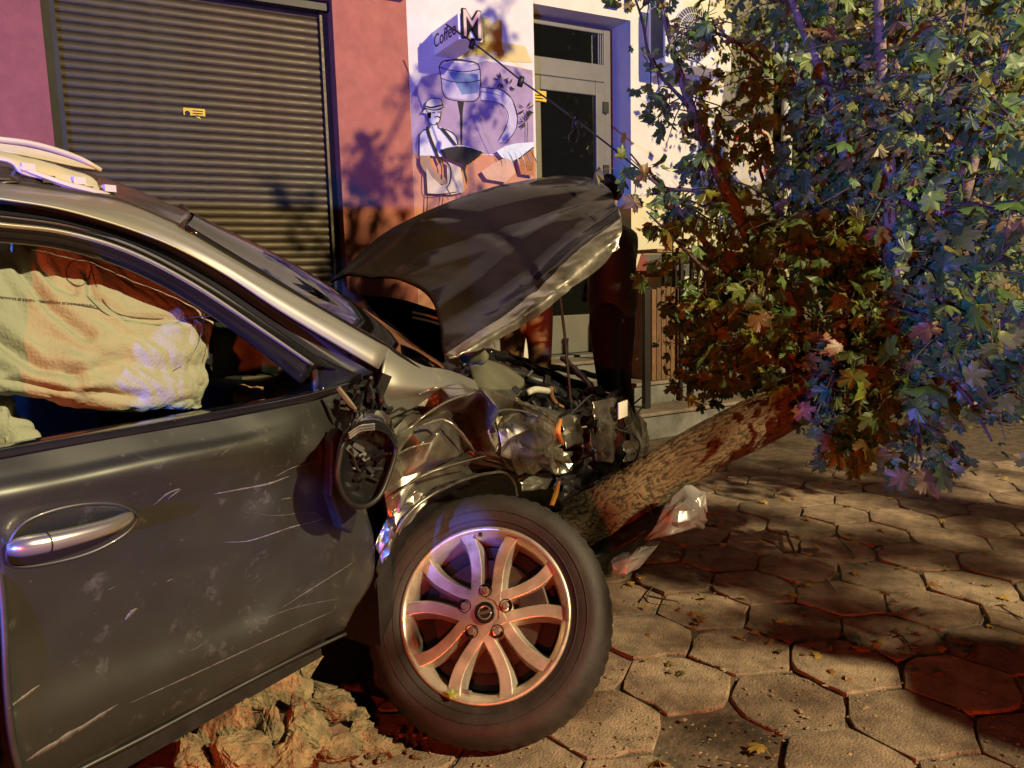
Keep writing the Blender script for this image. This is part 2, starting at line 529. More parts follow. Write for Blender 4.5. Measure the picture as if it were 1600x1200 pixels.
# ================================================================== FACADE
B = thing('shop_building', 'street facade with salmon pillars, mural panel and cream wall', 'building', Wp(0, 0, 0))
SL, SR = wsz(62, 0)[0], wsz(518, 0)[0]
SM, SD = wsz(634, 0)[0], wsz(833, 10)[0]
SE = wsz(985, 30)[0]
SC_ = 1.75
TOPZ = 6.2
ZDT = wsz(900, 17)[1]
MB().wbox(-8, SL, 0, TOPZ, -.3, 0).build('wall_pillar', M['pinkl'], B)
MB().wbox(SR, SM, 0, 3.42, -.3, .004).build('wall_pillar', M['salmon'], B)
MB().wbox(SM, SD, 0, TOPZ, -.3, 0).build('mural_wall', M['white'], B)
MB().wbox(SD, SE, ZDT, TOPZ, -.3, .0).build('wall_lintel', M['cream'], B)
MB().wbox(SE, SC_, 0, TOPZ, -.3, 0).build('cream_wall', M['cream'], B)
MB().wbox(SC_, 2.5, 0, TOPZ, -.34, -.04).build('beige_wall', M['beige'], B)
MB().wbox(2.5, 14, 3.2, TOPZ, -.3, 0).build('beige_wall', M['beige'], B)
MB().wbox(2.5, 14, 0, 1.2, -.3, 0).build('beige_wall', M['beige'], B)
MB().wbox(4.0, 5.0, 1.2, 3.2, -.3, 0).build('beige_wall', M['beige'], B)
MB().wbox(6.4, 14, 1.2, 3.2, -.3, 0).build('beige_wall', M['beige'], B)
MB().wbox(SL, SR, 3.345, TOPZ, -.3, 0).build('wall_lintel', M['salmon'], B)
MB().wbox(SR - .6, SM - .02, 3.42, 3.9, 0, .10).build('fascia_board', M['fascia'], B)
MB().wbox(-8.2, 14.2, TOPZ, TOPZ + .12, -.4, .1).build('wall_coping', M['beige'], B)
MB().wbox(-8, 14, 0, TOPZ, -3.2, -3.0).build('rear_wall', M['beige'], B)
# grey / maroon dado paint on the cream wall
s0, z1 = wsz(1022, 397); _, z0 = wsz(1022, 433)
MB().wbox(s0 - .15, SC_ - .004, z0, z1, 0, .003).build('painted_band', M['grey_band'], B)
MB().prism([Wp(SE + .02, z0, .0045), Wp(s0 + .06, z0, .0045), Wp(SE + .12, z1 + .02, .0045)], WN * .002).build('painted_wedge', M['maroon'], B)
# shutter
sh = MB().wbox(SL, SL + .075, 0, 3.34, -.19, -.10).build('roller_shutter', M['dark_metal'], B)
tag(sh, 'brown roller shutter of narrow curved slats')
MB().wbox(SR - .06, SR - .002, 0, 3.34, -.19, -.12).build('guide_rail', M['shutter'], sh)
MB().wbox(SL, SR, 3.28, 3.344, -.22, -.06).build('shutter_box', M['dark_metal'], sh)
slat = MB()
prof = [(-.030, .0), (-.028, .004), (-.018, .0095), (-.006, .012), (.006, .0115), (.018, .008), (.026, .003), (.028, -.001), (.030, -.002)]
a0, a1 = SL + .07, SR - .055
rows = [[Wp(a0, z, -.165 + o) for z, o in prof], [Wp(a1, z, -.165 + o) for z, o in prof]]
slat_me = MB().grid(rows).mesh('slat', M['shutter'], True)
zz = .05; k = 0
while zz < 3.28:
    link('slat', slat_me, None, sh, Matrix.Translation((0, 0, zz))); zz += .0575; k += 1
MB().wbox(SL, SR, 0, 3.34, -.215, -.185).build('backing', M['dark_metal'], sh)
# yellow sticker on the shutter
a = wsz(286, 168, -.15); b = wsz(321, 182, -.15)
st = MB(); st.wbox(a[0], b[0], b[1], a[1], -.151, -.1495)
st.prism([Wp(a[0] + .06, b[1], -.1505), Wp(b[0] - .03, b[1] - .022, -.1505), Wp(b[0] - .045, b[1] + .01, -.1505)], WN * .001)
sto = st.build('sticker', M['yellow'], sh)
ds = MB(); c = wsz(293, 177, -.149)
ds.prism([Wp(c[0] + .018 * math.cos(t * .63), c[1] + .018 * math.sin(t * .63), -.149) for t in range(10)], WN * .001)
for q in range(3): ds.wbox(a[0] + .06, b[0] - .015, a[1] - .02 - q * .017, a[1] - .013 - q * .017, -.149, -.1482)
ds.build('sticker_print', M['ink'], sh)

# ---- door in its recess
dr = MB()
DP = -.20
zt, zb = ZDT - .02, .62
s_a, s_b = SD + .002, SE - .075
zm1, zm0 = wsz(900, 96, DP)[1], wsz(900, 135, DP)[1]
fw = .075
dr.wbox(s_a, s_a + .06, zb, zt, DP - .04, DP)
dr.wbox(s_b - fw, s_b, zb, zt, DP - .04, DP + .004)
dr.wbox(s_a + .06, s_b - fw, zt - .06, zt, DP - .04, DP)
dr.wbox(s_a + .06, s_b - fw, zm0 + .06, zm1, DP - .04, DP + .012)
D = dr.build('shop_door', M['pvc'], B, bevel=.006)
tag(D, 'grey glazed shop door with transom window above')
lf = MB()
lz1 = zm0 + .055
l0, l1 = s_a + .066, s_b - fw - .004
lf.wbox(l0, l0 + .1, zb, lz1, DP - .03, DP + .022); lf.wbox(l1 - .1, l1, zb, lz1, DP - .03, DP + .022)
lf.wbox(l0 + .1, l1 - .1, lz1 - .12, lz1, DP - .03, DP + .021); lf.wbox(l0 + .1, l1 - .1, zb, zb + .35, DP - .03, DP + .021)
lf.build('door_leaf', M['pvc'], D, bevel=.008)
MB().wbox(l0 + .09, l1 - .09, zb + .3, lz1 - .11, DP - .012, DP - .006).build('pane', M['door_glass'], D)
MB().wbox(s_a + .055, s_b - fw + .005, zm1 - .01, zt - .05, DP - .025, DP - .018).build('pane', M['door_glass'], D)
for q in range(3):
    MB().wbox(s_b - fw - .014 - q * .022, s_b - fw - .004 - q * .022, zm1 + .004, zt - .064, DP - .017, DP - .003).build('glazing_bead', M['pvc'], D)
for yy in (171, 268):
    zc = wsz(960, yy, DP)[1]
    MB().wbox(l1 - .03, l1 + .03, zc - .05, zc + .05, DP + .023, DP + .04).build('hinge', M['dark_metal'], D, bevel=.004)
hb = MB(); zc = 1.62
hb.wbox(l0 + .02, l0 + .05, zc - .13, zc + .13, DP + .022, DP + .032)
hb.tube([Wp(l0 + .035, zc + .03, DP + .03), Wp(l0 + .035, zc + .03, DP + .07), Wp(l0 + .15, zc + .03, DP + .07)], .009, 8)
hb.build('door_handle', M['dark_metal'], D)
a = wsz(849, 142, DP + .03); b = wsz(872, 161, DP + .03)
MB().wbox(l0 + .005, l0 + .005 + (b[0] - a[0]), b[1], a[1], DP + .0225, DP + .0235).build('sticker', M['yellow'], D)
ds = MB()
for q in range(3): ds.wbox(l0 + .025, l0 + .12, a[1] - .045 - q * .025, a[1] - .035 - q * .025, DP + .0237, DP + .0243)
ds.build('sticker_print', M['ink'], D)
M['red_led'] = mat('red_led', (.9, .05, .03), .4)
MB().lathe([(.0, .008), (.009, .006), (.011, 0)], Wp(s_a + .03, wsz(840, 115, DP)[1], DP + .001), WN, 12).build('alarm_led', M['red_led'], D)
MB().wbox(SD - .3, SE + .3, .40, .615, -3.0, -.02).build('threshold', M['stone'], D)
# dim room behind the glass: left dark
# ---- stone steps
ST = thing('entrance_steps', 'grey stone entrance steps with brown treads below shop door', 'steps', Wp(0, 0, .4))
for k in range(3):
    zt_ = .60 - .185 * k
    o1 = .30 + .34 * k
    if k == 2: zt_ = .225
    MB().wbox(-1.0, SE + .62 + .10 * k, 0, zt_ - .03, .012, o1).build('step', M['stone'], ST, bevel=.006)
    MB().wbox(-1.0, SE + .64 + .10 * k, zt_ - .03, zt_, (o1 - .35 if k else .012), o1 + .025).build('tread', M['tread'], ST, bevel=.008)
MB().wbox(SE - .02, SE + .34, .60, .86, .012, .30).build('cheek_block', M['stone'], ST, bevel=.02)

# ---- mural painted on the panel (paint layers a few millimetres proud)
mur = MB().wbox(SM + .004, SD - .004, 1.0, wsz(730, 240)[1], 0, .002).build('mural', mat('mural_peach_ground', (.55, .25, .14), .85, var=.12, vs=7, bump=.3, bs=130), B)  # orange of the zone without blue light is put into this paint
tag(mur, 'mural of a man in a hat carrying a tray under a giant coffee jug')
LAYER = [.0032]
def poly(px, m, name='painted_shape'):
    LAYER[0] += .0006
    pts = [Wpx(x, y, LAYER[0]) for x, y in px]
    return MB().prism(pts, WN * .0004).build(name, m, mur)
def stroke(px, wd=1.6, m=None, name='painted_line', sm=0, taper=False):
    LAYER[0] += .0006
    pts = [V((x, y, 0)) for x, y in px]
    if sm: pts = cr1(pts, sm)
    L_, R_ = [], []
    n = len(pts)
    for i, p in enumerate(pts):
        t = (pts[min(i + 1, n - 1)] - pts[max(i - 1, 0)]).normalized()
        nn = V((-t.y, t.x, 0)) * wd * .5 * ((1 - .8 * abs(2 * i / (n - 1) - 1)) if taper else 1)
        L_.append(p + nn); R_.append(p - nn)
    rows = [[Wpx(p.x, p.y, LAYER[0]) for p in L_], [Wpx(p.x, p.y, LAYER[0]) for p in R_]]
    mb = MB().grid(rows)
    return mb.build(name, m or M['ink'], mur, solid=.0006, soff=0)
pm = {}
for nme, c in dict(purple_shade=(.36, .27, .40), lilac=(.50, .46, .62), shirt=(.66, .66, .70), skinp=(.34, .22, .14), apron=(.58, .50, .36), hatp=(.60, .58, .52), blue=(.16, .24, .42), pale=(.62, .70, .74), rust=(.40, .16, .07), peach=(.58, .36, .24), ochre=(.42, .19, .04)).items():
    pm[nme] = mat('mural_' + nme, c, .85, var=.12, vs=9, bump=.3, bs=130)
poly([(742, 62), (790, 66), (820, 72), (832, 98), (790, 96), (745, 88)], mat('mural_yellow', (.70, .58, .25), .85, var=.1))  # band of warm light painted as a yellow shape
poly([(645, 241), (642, 150), (660, 120), (700, 110), (760, 95), (832, 110), (834, 240)], pm['purple_shade'])  # purple shade on the panel painted as a flat shape
# giant jug
poly([(687, 105), (705, 96), (748, 103), (751, 112), (749, 150), (738, 157), (700, 152), (692, 140)], pm['lilac'])
poly([(700, 112), (747, 116), (746, 145), (722, 148), (712, 130)], pm['blue'])
stroke([(686, 104), (690, 128), (692, 145), (702, 155), (735, 159), (748, 152), (751, 130), (750, 108)], 1.4, sm=30)
stroke([(686, 104), (700, 109), (725, 112), (750, 108)], 1.4, sm=16)
stroke([(686, 104), (694, 95), (720, 94), (744, 98), (750, 108)], 1.4, sm=16)
stroke([(689, 122), (705, 127), (730, 129), (751, 125)], 1.2, sm=16)
stroke([(697, 96), (715, 92), (738, 97)], 1.2, sm=10)
# pouring coffee
poly([(715, 158), (725, 159), (723, 175), (722, 228), (720, 228), (719, 180)], M['ink'])
# pouring hand
poly([(750, 135), (782, 140), (800, 155), (808, 185), (806, 205), (792, 222), (778, 222), (790, 200), (792, 180), (785, 163), (752, 157)], pm['lilac'])
stroke([(750, 136), (765, 138), (782, 140), (798, 152), (808, 178), (806, 202), (790, 224)], 1.2, sm=26)
stroke([(752, 157), (772, 159), (786, 165), (794, 180), (790, 200), (779, 220)], 1.2, sm=24)
stroke([(752, 143), (766, 145), (780, 149)], 1.0, sm=10)
# coffee twigs
for bx, by, n_, sp in ((783, 126, 9, 12), (795, 133, 6, 9), (822, 170, 12, 13), (822, 190, 7, 9)):
    for q in range(n_):
        an = random.uniform(0, 6.28)
        x1, y1 = bx + math.cos(an) * sp * .35, by + math.sin(an) * sp * .3
        stroke([(x1, y1), (x1 + math.cos(an) * 4, y1 + math.sin(an) * 4.5 + 1), (x1 + math.cos(an) * 9, y1 + math.sin(an) * 9)], 2.2, sm=6, taper=True)
stroke([(822, 172), (824, 200), (823, 226)], 1.0, sm=8)
# man
poly([(656, 212), (659, 205), (672, 198), (690, 199), (704, 203), (714, 214), (716, 230), (708, 238), (688, 245), (672, 243), (656, 243)], pm['shirt'])
poly([(669, 180), (671, 174), (688, 172), (689, 182), (686, 190), (680, 192), (684, 199), (678, 205), (671, 199), (672, 192)], pm['shirt'], 'painted_face')
poly([(660, 176), (664, 171), (666, 160), (674, 154), (688, 155), (691, 164), (693, 168), (680, 173), (668, 178)], pm['hatp'], 'painted_hat')
stroke([(659, 177), (664, 170), (680, 172), (693, 167)], 1.6, sm=14)
stroke([(666, 166), (674, 168), (691, 164)], 2.6, sm=8)
stroke([(664, 170), (666, 160), (674, 154), (688, 155), (692, 166)], 1.2, sm=14)
stroke([(668, 178), (669, 188), (672, 193), (680, 195), (687, 189), (689, 174)], 1.2, sm=14)
stroke([(679, 183), (684, 182), (688, 184)], 1.8, sm=6)
stroke([(675, 176), (680, 176)], 1.4)
stroke([(684, 175), (688, 175)], 1.4)
poly([(668, 176), (674, 175), (673, 184), (670, 186)], M['hair'], 'painted_hair')
stroke([(672, 193), (671, 200), (660, 205), (655, 216), (655, 243)], 1.2, sm=16)
stroke([(684, 194), (686, 200), (700, 203), (712, 212), (716, 226)], 1.2, sm=14)
poly([(655, 243), (672, 243), (674, 258), (684, 270), (696, 278), (699, 287), (690, 290), (676, 282), (662, 266), (656, 255)], pm['skinp'], 'painted_arm')
stroke([(656, 244), (657, 258), (668, 274), (688, 288), (700, 290)], 1.2, sm=16)
poly([(666, 262), (676, 278), (690, 290), (699, 287), (698, 252), (720, 262), (726, 300), (706, 304), (668, 302)], pm['apron'], 'painted_apron')
stroke([(667, 198), (672, 215), (680, 235), (688, 255)], 4.5, sm=12)
stroke([(690, 200), (700, 212), (708, 222), (714, 230)], 4.5, sm=10)
stroke([(664, 268), (666, 302), (690, 303), (714, 300)], 1.4, sm=14)
stroke([(668, 303), (667, 330)], 1.6); stroke([(693, 303), (690, 322)], 1.4); stroke([(697, 292), (706, 308)], 1.2)
# tray of coffee
poly([(686, 236), (700, 231), (722, 229), (742, 232), (755, 237), (748, 245), (738, 252), (728, 256), (712, 254), (696, 247)], M['ink'], 'painted_tray')
stroke([(684, 236), (700, 230), (725, 228), (756, 237)], 1.0, m=pm['pale'], sm=16)
poly([(722, 255), (729, 256), (727, 268), (730, 280), (729, 290), (726, 278), (723, 266)], M['ink'])
stroke([(686, 252), (690, 262), (690, 280)], 1.6, sm=8); stroke([(698, 253), (704, 262), (704, 282), (699, 292)], 1.4, sm=10)
# cloth and bag at the right
poly([(776, 236), (790, 228), (806, 224), (834, 222), (834, 232), (812, 246), (800, 252), (784, 246)], pm['pale'])
poly([(752, 268), (770, 256), (790, 246), (800, 252), (806, 270), (790, 285), (760, 280)], pm['peach'])
poly([(808, 250), (834, 232), (834, 275), (814, 272)], pm['rust'])
stroke([(806, 252), (816, 244), (834, 230)], 2.0, sm=8)
for q in range(7):
    x = 776 + q * 9
    stroke([(x, 238 - q * .5), (x + 6, 248), (x + 9, 262 - q)], 1.3, m=random.choice([M['ink'], pm['blue'], pm['pale']]), sm=8, taper=True)
for q in range(4):
    stroke([(815 + q * 4, 258), (820 + q * 4, 250 + q), (826 + q * 2, 266)], 1.2, m=pm['ochre'], sm=6)
stroke([(744, 175), (752, 195), (765, 225), (772, 238)], .8, m=pm['blue'], sm=10)

# ---- Coffee sign box
def textmesh(body, size, ext=.0, outline=0.0):
    cu = bpy.data.curves.new('txt', 'FONT'); cu.body = body; cu.size = size; cu.extrude = ext
    cu.align_x = 'CENTER'; cu.align_y = 'CENTER'
    if outline: cu.offset = outline
    ob = bpy.data.objects.new('txt', cu); COL.objects.link(ob)
    bpy.context.view_layer.update()
    me = bpy.data.meshes.new_from_object(ob.evaluated_get(bpy.context.evaluated_depsgraph_get()))
    COL.objects.unlink(ob); bpy.data.objects.remove(ob)
    return me
def place_text(name, body, size, ext, origin, xdir, updir, m, parent, sx=1.0, off=0.0):
    me = textmesh(body, size, ext, off)
    xd = V(xdir).normalized(); ud = V(updir).normalized(); nd = xd.cross(ud)
    Mx = Matrix((xd * sx, ud, nd)).transposed().to_4x4(); Mx.translation = V(origin)
    me.transform(Mx)
    me.materials.clear(); me.materials.append(m)
    return link(name, me, None, parent)
sgA = wsz(675, 50); sgB = wsz(678, 88)
def solve_o(s, z, xt):
    lo, hi = 0.0, 1.5
    for _ in range(40):
        mid = (lo + hi) / 2
        if onscreen(Wp(s, z, mid))[0] < xt: lo = mid
        else: hi = mid
    return lo
so = sgA[0]; oo = solve_o(so, sgA[1], 715)
sw = .20
SG = thing('coffee_sign', 'small white box sign reading Coffee M above the mural', 'sign', Wp(so, sgB[1], 0))
M['sign_white'] = mat('sign_face', (.78, .76, .74), .5, var=.04)
MB().wbox(so, so + sw, sgB[1], sgA[1], .001, oo).build('sign_box', M['sign_white'], SG, bevel=.006)
hz = (sgA[1] + sgB[1]) / 2
place_text('lettering', 'Coffee', .135, .001, Wp(so - .002, hz, oo * .5), WN, (0, 0, 1), M['ink'], SG, sx=.62 * oo / .26 if oo < .5 else 1.0)
place_text('letter_backing', 'M', .27, .012, Wp(so + sw * .5, hz + .01, oo + .014), WD, (0, 0, 1), M['ink'], SG, sx=.8, off=.010)
place_text('letter', 'M', .27, .004, Wp(so + sw * .5, hz + .01, oo + .028), WD, (0, 0, 1), mat('pink_letter', (.75, .45, .40), .5), SG, sx=.8)

# ---- house number letters over the door
HN = thing('house_number', 'black raised house number letters over the shop door', 'house number', Wp(.2, ZDT + .1, 0))
zc = wsz(966, 18)[1]
place_text('digit', '21', .34, .03, Wp(wsz(966, 10)[0], zc + .12, .035), WD, (0, 0, 1), M['ink'], HN)
place_text('letter', '№', .34, .03, Wp(wsz(920, 0)[0], zc + .20, .035), WD, (0, 0, 1), M['ink'], HN)

# ---- air conditioner
sA, zA = wsz(1013, 108, .1); zA1 = wsz(1013, 8, .1)[1]
AC = thing('air_conditioner', 'white outdoor air conditioner unit on wall brackets beside the door', 'air conditioner', Wp(sA, zA, .1))
aw, o0, o1 = .78, .10, .10
o1 = solve_o(sA, zA, 1040)
MB().wbox(sA, sA + aw, zA, zA1, .10, o1).build('casing', M['ac_white'], AC, bevel=.012)
MB().wbox(sA - .004, sA + .0, zA + .05, zA1 - .05, .14, o1 - .03).build('side_panel', mat('ac_side_grille', (.05, .05, .07), .5), AC)
cx, cz, rr_ = sA + aw * .40, (zA + zA1) / 2, (zA1 - zA) * .42
MB().lathe([(rr_, 0.002), (rr_ * .98, .006), (.0, .006)], Wp(cx, cz, o1), WN, 40).build('fan_recess', M['grey_band'], AC)
gm = MB()
for q in range(44):
    an = q / 44 * 2 * math.pi
    gm.tube([Wp(cx + math.cos(an) * .05, cz + math.sin(an) * .05, o1 + .016), Wp(cx + math.cos(an + .25) * rr_ * .6, cz + math.sin(an + .25) * rr_ * .6, o1 + .02), Wp(cx + math.cos(an + .4) * rr_, cz + math.sin(an + .4) * rr_, o1 + .012)], .0035, 4)
for rq in (.45, .75, 1.0):
    gm.tube([Wp(cx + math.cos(t / 36 * 6.2832) * rr_ * rq, cz + math.sin(t / 36 * 6.2832) * rr_ * rq, o1 + .016) for t in range(37)], .004, 5, cap=False)
gm.build('fan_grille', M['ac_white'], AC)
MB().lathe([(.055, .012), (.05, .026), (0, .028)], Wp(cx, cz, o1), WN, 24).build('fan_hub', M['ac_white'], AC, smooth=True)
for q in (.08, aw - .12):
    bm_ = MB()
    bm_.wbox(sA + q, sA + q + .03, zA - .28, zA + .10, .0, .03)
    bm_.wbox(sA + q, sA + q + .03, zA - .04, zA - .005, .03, o1 + .02)
    bm_.tube([Wp(sA + q + .015, zA - .26, .03), Wp(sA + q + .015, zA - .03, o1 - .05)], .014, 6)
    bm_.build('bracket', M['ac_white'], AC)
MB().tube([Wp(sA + aw - .1, zA + .1, .11), Wp(sA + aw - .08, zA - .2, .05), Wp(sA + aw - .08, .9, .03)], .014, 8).build('pipe', M['white_pl'], AC)

# ---- string light
SLT = thing('string_light', 'black festoon cable with glass bulb strung from the sign to the tree', 'string light', P(900, 195, 5.5))
cp = [P(697, 38, 5.45), P(738, 66, 5.4), P(776, 95, 5.35), P(816, 127, 5.3), P(860, 158, 5.25), P(897, 186, 5.2), P(945, 222, 5.1), P(990, 258, 5.0), P(1060, 310, 4.9), P(1150, 372, 4.7)]
MB().tube(cp, .006, 6, smooth=50).build('cable', M['black'], SLT)
for i, (x, y, d) in enumerate(((738, 67, 5.4), (814, 126, 5.3), (900, 190, 5.2))):
    p = P(x, y, d)
    MB().lathe([(.0, .03), (.018, .028), (.022, .0), (.020, -.04), (.0, -.042)], p, V((.3, 0, 1)), 14).build('socket', M['black'], SLT, smooth=True)
    if i == 2:
        MB().lathe([(.012, 0), (.02, -.02), (.034, -.05), (.036, -.07), (.026, -.095), (.0, -.105)], p + V((0, 0, -.04)), V((.3, 0, 1)), 18).build('bulb', glass_mat('bulb_glass', (.85, .85, .85), .25), SLT, smooth=True)

# ---- things in front of the cream wall
bn = thing('bar_table', 'narrow wooden bar table on black metal legs beside planter', 'table', Wp(1.1, 0, .5))
b0 = wsz(1006, 390, .55); b1 = wsz(1138, 390, .55)
zt2 = b0[1]
for q in range(3):
    MB().wbox(b0[0], b1[0], zt2 - .03, zt2, .40 + q * .11, .505 + q * .11).build('plank', M['bench_wood'], bn, bevel=.003)
for ss in (b0[0] + .30, b0[0] + .42, b1[0] - .12):
    MB().wbox(ss - .015, ss + .015, 0, zt2 - .03, .44, .47).build('leg', M['dark_metal'], bn)
    MB().wbox(ss - .015, ss + .015, 0, zt2 - .03, .66, .69).build('leg', M['dark_metal'], bn)
pl = thing('wooden_planter', 'tall brown wooden slatted planter box on the entrance steps', 'planter', Wp(1.0, .418, .5))
p0 = wsz(1018, 520, .62)[0]; p1 = wsz(1062, 520, .62)[0]; pz = wsz(1040, 446, .62)[1]; pb0 = .418
for q in range(6):
    sA_ = p0 + (p1 - p0) * q / 6; sB_ = p0 + (p1 - p0) * (q + 1) / 6
    MB().wbox(sA_ + .003, sB_ - .003, pb0, pz - .012 * abs(q - 2.5), .60, .625).build('plank', M['wood'], pl, bevel=.003)
for q in range(5):
    MB().wbox(p0 - .0, p0 + .02, pb0, pz - .02, .597 - (q + 1) * .05, .597 - q * .05 - .004).build('plank', M['wood'], pl, bevel=.003)
MB().wbox(p0 + .022, p1, pb0, pz - .06, .345, .598).build('box_core', M['soil'], pl)
cr_ = thing('black_post', 'slim black bollard post between steps and planter', 'post', Wp(.9, 0, .8))
pb = wsz(1009, 500, .8)[0]
MB().wbox(pb - .03, pb + .03, 0, wsz(1009, 452, .8)[1], .78, .83).build('shaft', M['dark_metal'], cr_, bevel=.006)
MB().wbox(pb - .036, pb + .036, wsz(1009, 452, .8)[1], wsz(1009, 449, .8)[1], .774, .836).build('cap', M['dark_metal'], cr_, bevel=.006)

# ---- drainpipe and red-lettered sign further along
dp = thing('drainpipe', 'pale round drainpipe on the wall behind the tree', 'drainpipe', Wp(2.6, 0, .1))
sd = wsz(1229, 220, .1)[0]
MB().tube([Wp(sd, 0.05, .1), Wp(sd, TOPZ, .1)], .055, 14).build('pipe', M['ac_white'], dp, smooth=True)
for z_ in (1.2, 2.6, 3.8):
    MB().lathe([(.06, -.02), (.064, -.02), (.064, .02), (.06, .02)], Wp(sd, z_, .1), V((0, 0, 1)), 16, closed=True).build('clip', M['dark_metal'], dp)
rs = thing('red_lettered_sign', 'white round hanging sign with red lettering behind branches', 'sign', Wp(2.0, 2.0, .5))
c = wsz(1172, 240, .45)
MB().lathe([(0, -.02), (.29, -.02), (.30, 0), (.29, .02), (0, .02)], Wp(c[0], c[1], .45), WN, 36).build('disc', mat('sign_disc', (.5, .46, .36), .5), rs)
MB().wbox(c[0] - .02, c[0] + .02, c[1] + .28, c[1] + .34, .0, .46).build('bracket', M['dark_metal'], rs)
rm = mat('red_letters', (.75, .06, .03), .5)
for k_, (a_, b_) in enumerate(((205, 150), (150, 100), (60, 10), (350, 300))):
    MB().tube([Wp(c[0] + math.cos(math.radians(t)) * .23, c[1] + math.sin(math.radians(t)) * .23, .474) for t in [a_ + (b_ - a_) * i / 8 for i in range(9)]], .02, 6, flatk=.4).build('letter_stroke', rm, rs)
# window with blinds at the far right
wn_ = thing('window_blind', 'pale slatted blind in the window far along the facade', 'blind', Wp(5.5, 1.2, -.1))
MB().wbox(5.0, 6.4, 1.2, 3.2, -.30, -.26).build('pane', M['door_glass'], wn_)
for q in range(26):
    MB().box(Wp(5.7, 1.25 + q * .075, -.2), WD * .68, WN * .02 + V((0, 0, -.018)), V((0, 0, .0015))).build('slat', M['ac_white'], wn_)
MB().wbox(2.5, 4.0, 1.2, 3.2, -.30, -.26).build('shop_window', M['door_glass'], B)

# ================================================================== CRASHED CAR
CAR = thing('crashed_car', 'wrecked dark grey car with crushed front, raised hood and deployed airbags', 'car', Kp(-1.2, .8, 0))
def Z(p, dz): return V((p.x, p.y, p.z + dz))
# ---- front door skin
door_spec = [
    [(-25, 719, .030), (110, 692, .030), (240, 669, .030), (360, 647, .032), (470, 627, .045), (562, 598, .07)],
    [(-25, 750, .007), (110, 726, .007), (240, 701, .007), (360, 679, .010), (470, 653, .025), (556, 640, .06)],
    [(-20, 782, -.012), (110, 757, -.014), (240, 730, -.014), (360, 706, -.010), (470, 692, .010), (552, 690, .055)],
    [(-8, 830, .006), (110, 810, .008), (240, 790, .010), (360, 772, .014), (470, 762, .020), (570, 780, .040)],
    [(2, 900, .020), (112, 885, .024), (240, 868, .026), (360, 850, .024), (480, 842, .018), (586, 850, .030)],
    [(8, 985, .030), (120, 962, .033), (240, 938, .034), (370, 915, .030), (490, 900, .018), (586, 895, .030)],
    [(12, 1075, .034), (125, 1040, .036), (240, 1002, .036), (370, 962, .032), (480, 935, .014), (572, 925, .025)],
    [(20, 1155, .030), (128, 1108, .030), (240, 1060, .028), (360, 1008, .024), (470, 968, .014), (556, 950, .02)],
    [(36, 1222, .034), (130, 1172, .034), (235, 1120, .032), (350, 1062, .030), (455, 1010, .022), (545, 972, .03)],
    [(46, 1245, .045), (132, 1195, .045), (238, 1141, .045), (352, 1080, .042), (456, 1026, .04), (538, 986, .045)],
]
door_rows = cr2(Qrows(door_spec), 70, 90)
def door_disp(p, u, v):
    d = .0035 * fac(p, 5, 1) + .0012 * fac(p, 16, 2)
    # dents: creased folds towards the wheel
    d += .010 * max(0, u - .45) * ridged(p, 4.5, 3, 2)
    for (x, y, r, h) in ((430, 815, .10, -.010), (520, 720, .12, -.022), (330, 985, .13, -.006), (480, 960, .08, .008)):
        c = Q(x, y, 0); q = (p - c).length / r
        if q < 1: d += h * (1 - q * q) ** 2
    return -d if False else d
door_rows = displace(door_rows, door_disp)
door_mb = MB().grid(door_rows)
